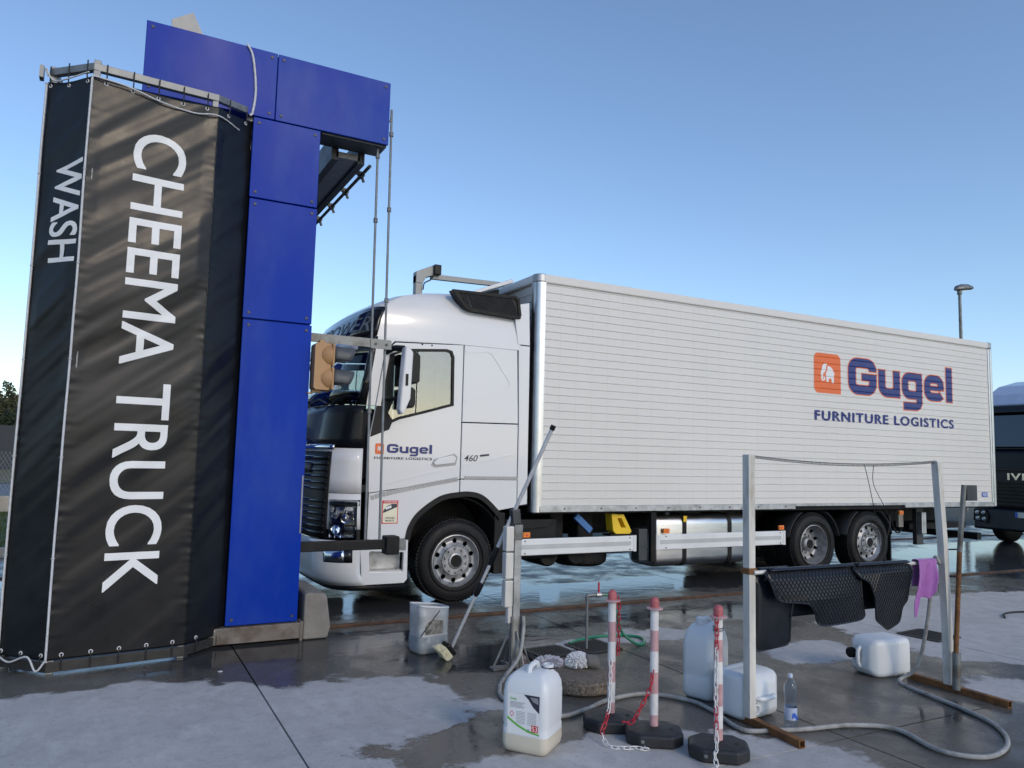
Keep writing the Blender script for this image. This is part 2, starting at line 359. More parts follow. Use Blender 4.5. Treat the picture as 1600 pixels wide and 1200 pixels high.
for i in range(len(XJ)-1):
    for y0, y1 in YR:
        k = round(y1-y0, 3); gap = .006
        if k not in cache:
            s0 = MB().span(-1.56+gap, 1.56-gap, -(y1-y0)/2+gap, (y1-y0)/2-gap, -.04, 0).build('slab', 'wet_concrete', yard, base=(0, 0, 0)); cache[k] = s0; o = s0
        else:
            o = share(cache[k], 'slab', yard, (0, 0, 0))
        o.location = ((XJ[i]+XJ[i+1])/2, (y0+y1)/2, 0)
for yy, lab in ((7.5, 'rusty steel track rail set in the concrete in front of the white truck'), (11.62, 'rusty steel track rail set in the concrete behind the white truck')):
    t = thing('track_rail', (10, yy, -.018), lab, 'rail', None)
    MB().span(XJ[0], XJ[-1], yy-.026, yy+.026, -.016, .022).build('rail_head', 'rail_rust', t, bevel=.006)
    MB().span(XJ[0], XJ[-1], yy-.062, yy+.062, -.0175, -.006).build('rail_foot', 'rail_rust', t)
# ------------------------------------------------------------------ ground beyond the yard, at the left
MB().span(-30, 0.9, 13.9, 14.08, -.06, .12).build('kerb', 'kerb', bevel=.01)['kind'] = 'structure'; bpy.data.objects['kerb']['label'] = 'pale concrete kerb at the edge of the lawn'
gm = MB().grid(lambda u, v: (-30+31*u, 14.08+9.5*v, -.03+.06*noise.noise(V(u*9, v*6, 0))), 40, 20).build('lawn', 'grass', smooth=True); tag(gm, 'short green lawn beyond the yard kerb', kind='structure')
blades = MB()
for k in range(9000):
    x = random.uniform(-7, .8); y = 14.1+9*random.random()**1.5; a = random.uniform(0, PI); h = random.uniform(.04, .09); w = .012
    blades.add([(x-w*math.cos(a), y-w*math.sin(a), -.03), (x+w*math.cos(a), y+w*math.sin(a), -.03), (x+random.uniform(-.03, .03), y+random.uniform(-.03, .03), h)], [(0, 1, 2)])
tag(blades.build('grass', 'grass'), 'short green grass blades on the lawn beyond the kerb', 'grass', kind='stuff')
tag(MB().span(-30, 1.5, 23.6, 23.9, -.06, .35).build('low_wall', 'kerb', bevel=.02), 'low concrete wall under the wire mesh fence', 'wall')
t = thing('mesh_fence', (-14, 23.75, .35), 'diamond wire mesh fence standing on the low concrete wall', 'fence')
wm = MB()
for k in range(0, 150):
    for sgn in (-1, 1):
        x = -12+k*.09; wm.tube([(x, 23.75, .36), (x+sgn*.65, 23.75, 1.5)], .004, 3, False)
wm.build('wire_mesh', 'galv', t)
for x in (-12, -9, -6, -3, 0): MB().cyl((x, 23.76, .3), (x, 23.76, 1.6), .03, n=8).build('post', 'galv', t)
tag(MB().add([(-60, 24.5, -.03), (10, 24.5, -.03), (10, 40, -.03), (-60, 40, -.03)], [(0, 1, 2, 3)]).build('road', 'asphalt'), 'grey road beyond the mesh fence', kind='structure')
tag(MB().add([(-60, 40.1, -.02), (10, 40.1, -.02), (10, 52, .25), (-60, 52, .25)], [(0, 1, 2, 3)]).build('verge', 'dry_grass'), 'dry grass verge beyond the road', kind='structure')
t = thing('hoarding_fence', (-20, 52, 0), 'tall dark panel fence beyond the road', 'fence')
pan = None
for k in range(26):
    x = -46+k*2.05
    if pan is None: pan = MB().span(-1, 1, -.03, .03, .2, 2.75).build('fence_panel', 'hoarding', t, base=(0, 0, 0)); o = pan
    else: o = share(pan, 'fence_panel', t, (0, 0, 0))
    o.location = (x+20, 0, 0)
    MB().span(x-1.06, x-.99, 51.9, 52.05, 0, 2.85).build('post', 'steel_dark', t)
def leafy(name, c, rad, n, m, label, cat, group=None, trunk=True, size=.16):
    t = thing(name, (c[0], c[1], 0), label, cat, group); b = MB(); rx, ry, rz = rad
    clumps = [V(random.gauss(0, .45), random.gauss(0, .45), random.gauss(0, .45)) for _ in range(26)]
    for k in range(n):
        q = random.choice(clumps); d = V(random.gauss(0, 1), random.gauss(0, 1), random.gauss(0, 1)).normalized()*(.32*random.random()**.4)
        p = q+d
        if p.length > 1.15: continue
        p = V(c[0]+p.x*rx, c[1]+p.y*ry, max(.1, c[2]+p.z*rz)); a = V(random.gauss(0, 1), random.gauss(0, 1), random.gauss(0, 1)).normalized()*size*random.uniform(.6, 1.3); e = a.orthogonal().normalized()*size*.5
        b.add([p-e, p+a*.5, p+e, p-a*.5], [(0, 1, 2, 3)])
    b.build('crown', m, t)
    if trunk:
        tr = MB().tube([(c[0], c[1], 0), (c[0]+.1, c[1], c[2]*.5), (c[0], c[1], c[2]+.3*rz)], [.2, .15, .05], 8)
        for k in range(7):
            a = random.uniform(0, 2*PI); tr.tube([(c[0]+.05, c[1], c[2]*.55), (c[0]+math.cos(a)*rx*.4, c[1]+math.sin(a)*ry*.4, c[2]+random.uniform(-.2, .5)*rz), (c[0]+math.cos(a)*rx*.8, c[1]+math.sin(a)*ry*.8, c[2]+random.uniform(0, .7)*rz)], [.08, .05, .015], 5)
        tr.build('trunk', 'bark', t)
    return t
def bare(c, h, label, group):
    t = thing('bare_tree', c, label, 'tree', group); tr = MB(); tw = MB()
    def grow(p, d, l, r, dep):
        q = p+d*l; (tr if dep < 3 else tw).tube([p, p+d*l*.5+V(random.gauss(0, .03), random.gauss(0, .03), 0)*l, q], [r, r*.85, r*.65], 5 if dep < 3 else 3, False)
        if dep >= 6: return
        for k in range(3 if dep else 5):
            nd = (d+V(random.gauss(0, .5), random.gauss(0, .5), random.gauss(.12, .3))).normalized(); grow(q if k else p+d*l*.8, nd, l*random.uniform(.62, .8), r*.6, dep+1)
    grow(V(*c), V(.03, 0, 1), h*.26, h*.02, 0); tr.build('trunk', 'bark', t); tw.build('crown', 'twig', t)
for k, (x, y, z, s) in enumerate([(-6.2, 60, 2.7, 2.5), (-9.5, 61, 2.6, 2.4), (-2.6, 60, 2.8, 2.3), (-13, 61, 2.7, 2.5), (1, 61, 2.5, 2.4)]):
    leafy('hedge_bush', (x, y, z-.9), (2.0, 1.2, 2.1), 5200, 'leaf_dark', 'dense dark green hedge bush rising behind the dark panel fence', 'bush', 'bushes behind the dark fence', False, .2)
leafy('evergreen_tree', (-7.0, 64, 3.6), (1.5, 1.5, 2.5), 5000, 'leaf_olive', 'olive green evergreen tree standing among the bushes behind the dark fence', 'tree', None, True, .22)
bare((-6.2, 74, 0), 8.2, 'leafless tree with fine grey twigs rising behind the bushes', 'bare trees')
bare((-12, 78, 0), 10, 'leafless tree with fine grey twigs rising behind the bushes', 'bare trees')
bare((-1.2, 80, 0), 10, 'leafless tree with fine grey twigs rising behind the bushes', 'bare trees')
t = thing('far_house', (-8.6, 120, 0), 'small pale far house with low tiled roof among the trees', 'house')
MB().span(-14, -6, 120, 128, 0, 6.6).build('wall', 'house_wall', t)
MB().poly([(-14.6, 6.6), (-5.4, 6.6), (-10, 8.6)], lambda a, b: V(a, 119.6, b), (0, 8.8, 0)).build('roof', 'house_roof', t)
for x in (-12.5, -10.2, -7.8):
    w = MB().span(x, x+1.1, 119.94, 120.02, 4, 5.4).build('window', 'tinted_glass', t); MB().span(x-.08, x+1.18, 119.9, 119.97, 3.86, 3.99).build('sill', 'house_wall', w)
# ================================================================== WASH GANTRY
gy = 7.1
G = thing('wash_gantry', (1.33, 7.5, 0), 'tall blue panelled truck wash gantry tower with overhead cross beam', 'wash gantry')
MB().span(1.02, 1.615, gy+.034, 7.86, .165, 4.74).build('tower_core', 'blue_panel', G)
def bolts(x0, x1, z0, z1, parent, ins=.05):
    for x in (x0+ins, x1-ins):
        for z in (z0+ins, z1-ins): MB().cyl((x, gy-.007, z), (x, gy+.002, z), .013, n=10).build('bolt', 'steel_dark', parent)
for x0, x1, z0, z1 in ((1.01, 1.625, .17, 2.862), (1.005, 1.62, 2.876, 3.978), (1.0, 1.615, 3.992, 4.745), (.07, 1.183, 4.757, 5.4), (1.191, 2.29, 4.757, 5.4)):
    p = MB().span(x0, x1, gy, gy+.03, z0, z1).build('panel', 'blue_panel', G, bevel=.004); bolts(x0, x1, z0, z1, p)
MB().span(.085, 2.275, gy+.032, 7.42, 4.77, 5.385).build('cap_core', 'blue_panel', G)
MB().span(1.64, 2.28, gy+.035, 7.41, 4.74, 4.768).build('cap_soffit', 'steel_dark', G)
MB().add([(.3, 7.36, 5.38), (.62, 7.36, 5.38), (.45, 7.36, 5.72), (.27, 7.36, 5.60), (.3, 7.38, 5.38), (.62, 7.38, 5.38), (.45, 7.38, 5.72), (.27, 7.38, 5.60)], [(0, 1, 2, 3), (7, 6, 5, 4), (0, 4, 5, 1), (1, 5, 6, 2), (2, 6, 7, 3), (3, 7, 4, 0)]).build('roof_plate', 'galv', G)
MB().tube([(2.2, 7.3, 5.385), (2.2, 7.3, 5.43), (2.24, 7.3, 5.43), (2.24, 7.3, 5.385)], .012, 6).build('lifting_eye', 'galv', G)
# cross beam over the lane and the far tower
MB().span(1.86, 2.1, 7.43, 11.2, 4.66, 4.72).build('beam_web', 'galv', G)
for x in (1.845, 2.115): MB().span(x-.035, x+.035, 7.43, 11.2, 4.63, 4.9).build('beam_flange', 'steel_dark', G)
pp = MB().cyl((2.2, 7.4, 4.62), (2.2, 11.2, 4.62), .018, n=8).build('spray_pipe', 'steel_dark', G)
for k in range(6):
    y = 7.7+k*.6; MB().cyl((2.2, y-.03, 4.62), (2.2, y+.03, 4.62), .034, n=8).cyl((2.2, y, 4.62), (2.23, y, 4.55), .016, n=6).build('nozzle', 'steel_dark', pp)
    MB().span(2.15, 2.2, y-.015, y+.015, 4.62, 4.66).build('clip', 'steel_dark', pp)
MB().span(1.0, 1.62, 11.2, 12.0, .15, 4.75).build('far_tower', 'blue_panel', G, bevel=.01)
MB().span(.08, 2.29, 11.2, 12.02, 4.757, 5.4).build('far_cap', 'blue_panel', G, bevel=.01)
MB().span(.7, 1.9, 11.2, 12.0, .02, .15).build('far_base', 'base_steel', G)
# base
MB().span(.72, 1.668, gy-.03, 7.9, .022, .16).build('base_beam', 'base_steel', G, bevel=.006)
MB().span(1.645, 1.675, gy-.038, gy+.1, .0, .17).build('base_stop', 'base_steel', G, bevel=.004)
MB().poly([(1.678, .005), (1.9, .005), (1.925, .1), (1.885, .36), (1.86, .405), (1.7, .42), (1.678, .4)], lambda a, b: V(a, gy-.03, b), (0, .78, 0)).build('wheel_housing', 'concrete_block', G, bevel=.02)
for x in (.95, 1.5): MB().lathe([(.02, -.05), (.11, -.05), (.11, .05), (.02, .05)], (x, 7.5, .13), 'Y', 20).build('track_wheel', 'steel_dark', G)
for x in (.95, 1.5): MB().lathe([(.02, -.05), (.11, -.05), (.11, .05), (.02, .05)], (x, 11.62, .13), 'Y', 20).build('track_wheel', 'steel_dark', G)
MB().span(1.605, 1.618, gy-.006, gy-.001, .95, 1.47).build('scrape_strip', 'galv', G)
# vertical pipes, arms
p1 = MB().cyl((2.215, gy+.1, 4.745), (2.255, gy+.1, .86), .0125, n=8).build('riser_pipe', 'galv', G, smooth=True)
for z in (4.66, 4.0, 2.1): MB().cyl((2.216+.04*(4.7-z)/3.9, gy+.1, z-.022), (2.216+.04*(4.7-z)/3.9, gy+.1, z+.022), .022, n=8).build('coupling', 'steel_grey', p1)
p2 = MB().tube(smooth_path([(2.28, gy+.06, 5.03), (2.325, gy+.06, 5.03), (2.333, gy+.06, 4.98), (2.36, gy+.06, 2.8), (2.385, gy+.06, .86)], 5), .0125, 8).build('riser_pipe', 'galv', G, smooth=True)
for z in (4.9, 4.12, 3.2): MB().cyl((2.336+.012*(4.9-z), gy+.06, z-.022), (2.336+.012*(4.9-z), gy+.06, z+.022), .022, n=8).build('coupling', 'steel_grey', p2)
ar = MB().span(1.616, 2.41, gy+.02, gy+.026, 2.715, 2.8).span(1.616, 2.41, gy+.026, gy+.09, 2.794, 2.8).build('upper_arm', 'steel_grey', G)
MB().span(2.2, 2.41, gy+.008, gy+.018, 2.705, 2.79).build('arm_plate', 'steel_grey', ar)
for x in (2.25, 2.36): MB().cyl((x, gy-.002, 2.75), (x, gy+.01, 2.75), .013, n=8).build('bolt', 'steel_dark', ar)
la = MB().span(1.62, 2.5, gy+.02, gy+.09, .775, .865).build('lower_arm', 'rubber', G, bevel=.008)
MB().span(2.43, 2.565, gy-.02, gy+.13, .725, .9).build('bumper_block', 'rubber', la, bevel=.012)
MB().span(2.567, 2.645, gy+.02, gy+.1, .76, .865).build('arm_bracket', 'steel_grey', la, bevel=.004)
MB().tube(smooth_path([(.905, gy-.012, 5.41), (.96, gy-.015, 5.3), (1.0, gy-.015, 5.0), (.985, gy-.015, 4.78), (.96, gy-.02, 4.74)], 8), .011, 6).build('hanging_cable', 'cord_white', G, smooth=True)
# traffic light
T = thing('traffic_light', (1.72, gy+.02, 2.26), 'faded orange two lamp traffic light with grey visors hung under the gantry arm', 'traffic light')
ty = gy-.01
MB().poly(rrect(1.645, 1.80, 2.262, 2.7, .03), lambda a, b: V(a, ty-.085, b), (0, .17, 0)).build('housing', 'orange_light', T, bevel=.012, seg=3)
MB().span(1.8, 1.822, ty-.125, ty+.125, 2.265, 2.475).span(1.8, 1.822, ty-.125, ty+.125, 2.485, 2.697).build('face_plate', 'orange_light', T, bevel=.008)
for z, lens in ((2.59, 'red_lens'), (2.372, 'green_print')):
    br = MB().lathe([(.001, -.125), (.05, -.117), (.09, -.09), (.118, -.045), (.127, 0), (.001, 0)], (1.8, ty, z), 'X', 24).build('lamp_bowl', 'orange_light', T, smooth=True)
    MB().lathe([(.001, .03), (.05, .02), (.085, 0)], (1.823, ty, z), 'X', 24).build('lens', lens, br, smooth=True)
    vz = MB()
    vz.grid(lambda u, v: V(1.822+.215*v-(.0 if u else 0)-.06*v*abs(2*u-1)**2, ty+.1*math.cos(PI*(1.12-1.24*u)), z+.1*math.sin(PI*(1.12-1.24*u))-.012*v), 20, 4)
    vz.build('visor', 'visor_grey', T, smooth=True, solid=.004)
MB().span(1.70, 1.745, ty-.02, ty+.05, 2.7, 2.735).build('hanger', 'orange_light', T, bevel=.004)
MB().span(1.645, 1.73, ty-.03, ty+.03, 2.238, 2.262).build('lower_hanger', 'orange_light', T, bevel=.004)
MB().span(1.61, 1.66, ty-.02, ty+.02, 2.222, 2.2375).build('lower_hanger', 'orange_light', T, bevel=.003)
# ================================================================== BANNER ENCLOSURE
BA, BB, BC, BD = V(-.61, 7.03, 0), V(-.285, 6.70, 0), V(.672, 6.835, 0), V(1.02, 7.165, 0)
BE = V(-.5, 7.7, 0)
Bn = thing('banner_enclosure', (.2, 7.0, 0), 'black vinyl banner lettered CHEEMA TRUCK WASH laced to a steel frame', 'banner')
zt = {0: 4.70, 1: 4.69, 2: 4.72, 3: 4.80}
corners = [BA, BB, BC, BD]
def rail_(a, b, za, zb, h=.06, d=.05, name='frame_rail', m='galv', back=.03):
    t = (b-a).normalized(); n = V(t.y, -t.x, 0)   # outward normal (towards the camera side)
    A = a-n*back+V(0, 0, za); B = b-n*back+V(0, 0, zb); vs = []
    for P in (A, B):
        for s1, s2 in ((-1, -1), (1, -1), (1, 1), (-1, 1)): vs.append(P+n*d/2*s1+V(0, 0, h/2*s2))
    MB().add(vs, [(0, 1, 2, 3), (7, 6, 5, 4), (0, 4, 5, 1), (1, 5, 6, 2), (2, 6, 7, 3), (3, 7, 4, 0)]).build(name, m, Bn, bevel=.004)
for i in range(3):
    rail_(corners[i], corners[i+1], zt[i]+.01, zt[i+1]+.01)
    rail_(corners[i], corners[i+1], .055, .055, .075, .06, m='iron')
rail_(BE, BA, 4.7, 4.71); rail_(BE, BA, .085, .085, m='base_steel')
for k, c in enumerate((BA, BB, BC, BD, BE)):
    q = c+(V(.2, 7.4, 0)-c).normalized()*.045
    MB().span(q.x-.025, q.x+.025, q.y-.025, q.y+.025, .0 if k != 3 else .165, 4.76).build('frame_post', 'galv', Bn, bevel=.004)
MB().box((-.66, 7.06, 4.7), (.03, .09, .1)).build('rail_end', 'galv', Bn)
def relief(seed, s, w, z):
    """fold height (metres) of the stretched vinyl at s across (0..w) and z up"""
    a = math.radians(38); al = s*math.cos(a)+z*math.sin(a); pe = -s*math.sin(a)+z*math.cos(a)
    n = noise.noise(V(pe*2.2, al*.5, seed))*.75+noise.noise(V(pe*7.5, al*.9, seed+5))*.3+noise.noise(V(pe*16, al*1.6, seed+9))*.08
    e = min(s, w-s); k = min(1, e/.10)
    hz = min(1, max(.25, (z-.1)/2.2))
    d = .036*n*(.25+.75*k)*hz
    d += .0035*noise.noise(V(z*22, seed, 0))*math.exp(-e/.05)*1.6
    return d
def panel_pt(a, b, seed):
    t = (b-a); w = t.length; t = t/w; n = V(t.y, -t.x, 0)
    return (lambda s, z, off=0: a+t*s+n*(relief(seed, s, w, z)+off)+V(0, 0, z)), w, n
def top_z(i, f): return zt[i]+(zt[i+1]-zt[i])*f-.075-.02*math.sin(PI*f)
for i in range(3):
    f, w, nrm = panel_pt(corners[i], corners[i+1], 3.0+i*7)
    zb = .105
    nv = 300; nu = max(16, int(w*72))
    cl = MB().grid(lambda u, v: f(-.008+u*(w+.016), zb+(top_z(i, u)-zb)*v), nu, nv).build('vinyl_panel', 'vinyl', Bn, smooth=True, angle=180, solid=.0015)
    # eyelets and ties
    ne = (3, 5, 2)[i]
    for k in range(ne):
        s = w*(k+.5)/ne if i != 0 else w*(.06+.42*k)
        for top in (1, 0):
            z = top_z(i, s/w)-.035 if top else zb+.035
            P = f(s, z, .004); tx = (corners[i+1]-corners[i]).normalized()
            ring = [P+tx*.012*math.cos(2*PI*j/14)+V(0, 0, .012*math.sin(2*PI*j/14)) for j in range(14)]
            MB().tube(ring, .0045, 6, closed=True).build('eyelet', 'cord_white', Bn, smooth=True)
            zr = zt[i]+.045 if top else .03
            MB().tube([P+nrm*.004, P+nrm*.01+V(0, 0, .04 if top else -.04), V(P.x, P.y, zr)+nrm*.012], .0055, 5).build('tie', 'cord_black', Bn)
# cords laced down the corners
for c, nn in ((BA, V(-.5, -.9, 0)), (BB, V(-.25, -1, 0))):
    nn.normalize(); pts = [c+nn*(.014+.004*noise.noise(V(z*2, c.x, 0)))+V(.006*noise.noise(V(z*1.5, 3, c.x)), 0, z) for z in [.1+.15*k for k in range(31)]]
    MB().tube(pts, .0085, 6).build('corner_cord', 'cord_white', Bn, smooth=True)
    for k in range(0, 31, 5): MB().tube([pts[k]+V(-.011, -.004, 0), pts[k]+V(.0, -.012, .002), pts[k]+V(.011, -.004, 0)], .004, 5).build('cord_knot', 'cord_white', Bn)
MB().tube(smooth_path([BA+V(0, -.02, .1), BA+V(.08, -.13, .075), BA+V(.2, -.26, .13), BB+V(-.06, -.01, .04), BB+V(0, -.03, .12)], 6), .007, 6).build('loose_cord', 'cord_white', Bn, smooth=True)
MB().tube(smooth_path([BB+V(0, -.02, 4.61), BB+V(.25, .0, 4.59), BB+V(.5, .05, 4.545), BC+V(-.2, -.04, 4.53), BC+V(0, -.02, 4.56), BC+V(.2, .2, 4.56)], 6), .0065, 6).build('top_cord', 'cord_white', Bn, smooth=True)
MB().tube(smooth_path([BA+V(0, -.02, 4.66), BA+V(-.02, -.04, 4.72), BA+V(.03, -.03, 4.64), BA+V(.1, -.12, 4.61), BB+V(-.03, 0, 4.64)], 6), .0065, 6).build('top_cord', 'cord_white', Bn, smooth=True)
def banner_text(body, i, seed, s0, s1, zhi, zlo, sp=1.0):
    f, w, _ = panel_pt(corners[i], corners[i+1], seed)
    for k, (dx, dy) in enumerate(((0, 0), (.004, .003), (-.004, -.003), (.004, -.003), (-.004, .003))):   # thickened print
        vs, fs = text_mesh(body, 1, 0, sp)
        vs = fit(vs, 0, zhi-zlo, 0, (s1-s0)*w)            # x runs down the banner, y to the right
        vs, fs = cut(vs, fs, [.03*q for q in range(1, int((zhi-zlo)/.03)+1)], [.04*q for q in range(1, 12)])
        b = MB(); b.v = [f(s0*w+p.y+dy, zhi-p.x-dx, .003+.0004*k) for p in vs]; b.f = fs
        b.build('lettering', 'white_print', Bn)
banner_text('CHEEMA TRUCK', 1, 10.0, .345, .755, 4.265, .575)
banner_text('WASH', 0, 3.0, .34, .93, 3.95, 3.12)
# ================================================================== WHITE TRUCK
TY, TW = 8.2, 2.5; TC = TY+TW/2
T = thing('box_truck', (8.0, TC, 0), 'white furniture removal truck with ribbed silver box body lettered Gugel', 'truck')
def interp(tab, z):
    if z <= tab[0][0]: return tab[0][1]
    for (a, p), (b, q) in zip(tab, tab[1:]):
        if z <= b: t = (z-a)/(b-a); t = t*t*(3-2*t)*.4+t*.6; return p+(q-p)*t
    return tab[-1][1]
XS = [(.22, 2.60), (.4, 2.52), (1.2, 2.50), (1.75, 2.50), (2.22, 2.515), (2.9, 2.60), (3.2, 2.66), (3.38, 2.73), (3.5, 2.9), (3.58, 3.15), (3.64, 3.5), (3.68, 3.9)]
XF = [(.22, 2.20), (.4, 2.08), (.8, 2.05), (1.2, 2.06), (1.75, 2.09), (2.22, 2.15), (2.9, 2.33), (3.2, 2.44), (3.38, 2.54), (3.5, 2.74), (3.58, 3.02), (3.64, 3.4), (3.68, 3.85)]
WIN = [(3.0, 0), (3.2, .012), (3.4, .05), (3.52, .1), (3.6, .17), (3.66, .27), (3.68, .36)]
RY = .46
def cabpt(u, z, off=0.0):
    """u 0 rear of side, 1 start of the corner, 2 end of the corner, 3 centre of the front; near side"""
    xs, xf, wi = interp(XS, z), interp(XF, z), interp(WIN, z); xr = 4.44
    if u <= 1: p = V(xr+(xs-xr)*u, wi, z); n = V(0, -1, 0)
    elif u <= 2:
        a = (u-1)*PI/2; p = V(xs-(xs-xf-.03)*math.sin(a), wi+RY*(1-math.cos(a)), z); n = V(-math.sin(a)*RY, -math.cos(a)*(xs-xf-.03), 0).normalized()
    else:
        t = u-2; y0 = wi+RY; p = V(xf+.03*(1-t)**2, y0+(TW/2-y0)*t, z); n = V(-1, -.05*(1-t), 0).normalized()
    p = p+n*off; return V(p.x, TY+p.y, p.z)
def mirror(p): return V(p.x, 2*TC-p.y, p.z)
def full(u, z, off=0):   # u 0..6 right round
    return cabpt(u, z, off) if u <= 3 else mirror(cabpt(6-u, z, off))
def lerp(a, b, t): return a+(b-a)*t
def skin(us, zs, off, name, m, parent=T, solid=.0, smooth=True, both=False, zfun=None):
    b = MB()
    def patch(fn):
        k = len(b.v); nu, nz = len(us), len(zs)
        for u in us:
            for z in zs: b.v.append(fn(u, zfun(u, z) if zfun else z, off))
        for i in range(nu-1):
            for j in range(nz-1): a = k+i*nz+j; b.f.append((a, a+nz, a+nz+1, a+1))
    patch(full)
    if both: patch(lambda u, z, o: mirror(full(u, z, o)))
    return b.build(name, m, parent, smooth=smooth, solid=solid, angle=35)
def rangef(a, b, n): return [a+(b-a)*i/n for i in range(n+1)]
UF = rangef(1, 2, 12)+rangef(2, 4, 12)[1:]+rangef(4, 5, 12)[1:]        # corner, front, corner
# roof and visor band: all round above the doors
ZR = [3.0, 3.06, 3.12, 3.2, 3.28, 3.36, 3.42, 3.47, 3.52, 3.56, 3.6, 3.63, 3.655, 3.672, 3.68]
b = MB(); US = [0, .5]+UF+[5.5, 6]
rings = [[full(u, z) for u in US] for z in ZR]; b.loft(rings, False, False)
k = len(b.v)-len(US); b.f.append(tuple(k+i for i in range(len(US))))
b.build('cab_roof', 'white_paint', T, smooth=True, angle=30)
# front below the windscreen, with corners
skin(UF, [1.25, 1.4, 1.6, 1.74], 0, 'front_upper', 'white_paint', solid=.02)
skin(UF, [.86, 1.0, 1.12, 1.245], -.004, 'front_lower', 'white_paint', solid=.02)
bum = skin(UF, [.26, .32, .4, .5, .6, .7, .74], 0, 'bumper', 'white_paint', solid=.03, zfun=None)
skin([.74]+UF+[5.26], [.2, .23, .257], -.02, 'bumper_lip', 'black_plastic', solid=.02)
sb = MB()
for my in (0, 1):
    y0 = TY+.004 if not my else TY+TW-.044
    sb.span(2.62, 3.06, y0, y0+.04, .745, 1.24)
sb.build('corner_panel', 'white_paint', T, bevel=.006)
skin(rangef(1.0, 1.06, 2), [.745, 1.0, 1.24], .003, 'panel_gap', 'black_plastic')
MB().span(2.555, 2.585, TY-.003, TY+.05, .62, 1.27).build('panel_gap', 'black_plastic', T)
# black apron under the windscreen, wrapping to the door
skin(UF, [1.742, 1.85, 2.0, 2.12, 2.215], .004, 'windscreen_apron', 'black_satin', solid=.02)
skin(rangef(1.5, 4.5, 20), [1.725, 1.75, 1.775], .022, 'chrome_strip', 'chrome', solid=.015)
# grille
skin(rangef(1.55, 4.45, 20), [.76, .95, 1.2, 1.45, 1.70], .008, 'grille', 'black_plastic', solid=.02)
for k in range(13):
    z = .8+k*.068
    if abs(z-1.2) < .03: continue
    skin(rangef(1.58, 4.42, 18), [z, z+.034], .026, 'grille_slat', 'black_gloss', solid=.02)
skin(rangef(2.1, 3.9, 10), [1.46, 1.56], .03, 'grille_slot', 'steel_dark', solid=.02)
# emblem: diagonal bar on the grille
MB().tube([full(2.3, 1.78, .05), full(3.0, 2.0, .05)], .012, 6).build('emblem_bar', 'chrome', T)
MB().tube([full(3, 1.9, .06)+V(0, .09*math.cos(a), .09*math.sin(a)) for a in [2*PI*i/20 for i in range(20)]], .014, 6, closed=True).build('emblem_ring', 'chrome', T)
# headlights, fog lamps
for side in (0, 1):
    fn = (lambda u: u) if not side else (lambda u: 6-u)
    h = skin([fn(u) for u in rangef(1.06, 1.5, 8)], [.765, .9, 1.02, 1.1, 1.16], .012, 'headlight', 'black_gloss', solid=.01)
    skin([fn(u) for u in rangef(1.02, 1.5, 8)], [1.12, 1.15, 1.18], .022, 'running_light', 'lamp_glass', h, solid=.02)
    skin([fn(u) for u in rangef(1.08, 1.49, 8)], [.775, .9, 1.1], .03, 'lens', 'lamp_glass', h, solid=.004)
    for u, z, r in ((1.24, .98, .05), (1.38, .86, .052), (1.4, 1.02, .048)):
        c = full(fn(u), z, .018); n = (full(fn(u), z, .1)-full(fn(u), z, 0)).normalized(); a = n.orthogonal().normalized(); e = n.cross(a)
        q = MB(); q.loft([[c+n*hh+(a*math.cos(2*PI*j/18)+e*math.sin(2*PI*j/18))*rr for j in range(18)] for rr, hh in ((r, .004), (r*.8, -.0), (r*.45, -.012+.02), (.004, .012))], True, False); q.build('reflector', 'chrome', h, smooth=True)
    fg = skin([fn(u) for u in rangef(1.12, 1.6, 8)], [.505, .57, .645], .012, 'fog_lamp', 'black_gloss', solid=.012)
    skin([fn(u) for u in rangef(1.25, 1.58, 8)], [.515, .57, .635], .024, 'lens', 'chrome', fg, solid=.004)
    c = full(fn(1.32), .575, .016); MB().lathe([(.034, .0), (.02, .012), (.002, .015)], (0, 0, 0), 'Z', 14).build('reflector', 'chrome', fg).location = c-V(*fg['_base'])
MB().box(full(3, .55, .03), (.02, .52, .12)).build('number_plate', 'plate_white', T)
# windscreen (glass) and black surround
skin(rangef(1.1, 4.9, 40), [2.225, 2.4, 2.6, 2.8, 2.93], -.01, 'windscreen', 'glass', solid=.006)
for us in ((1.0, 1.16), (4.84, 5.0)): skin(rangef(us[0], us[1], 3), [2.22, 2.5, 2.8, 2.96], .002, 'windscreen_edge', 'black_gloss', solid=.02)
skin(UF, [2.935, 2.998], .0, 'windscreen_header', 'black_gloss', solid=.02)
vp = skin(rangef(1.04, 4.96, 34), [3.002, 3.1, 3.2, 3.29, 3.355], .006, 'sign_panel', 'black_gloss', solid=.008)
vs, fs = text_mesh('BLUEPOWER', 1, .008, 1.1, .15); vs = fit(vs, 4.62, 1.3, 3.06, 3.24); vs, fs = cut(vs, fs, [1.3+.08*k for k in range(1, 42)])
b = MB(); b.v = [full(p.x, p.y, .016) for p in vs]; b.f = fs; b.build('lettering', 'steel_grey', vp)
# sun visor: a tilted strip ahead of the windscreen top
skin(rangef(1.35, 4.65, 24), [2.83, 2.9, 2.97], .1, 'sun_visor', 'iveco_pale', solid=.008)
for u in (1.5, 2.4, 3.6, 4.5): MB().tube([full(u, 2.96, .0), full(u, 2.96, .1)], .01, 6).build('visor_bracket', 'black_plastic', T)
for k, u in enumerate((1.9, 2.9)): MB().tube([full(u, 2.24, .012), full(u+.35, 2.3, .03), full(u+.75, 2.26, .03)], .012, 6).build('wiper', 'black_plastic', T)
MB().tube([full(1.1, 3.37), full(1.1, 3.37)+V(.02, 0, .16)], .004, 5).build('aerial', 'black_plastic', T)
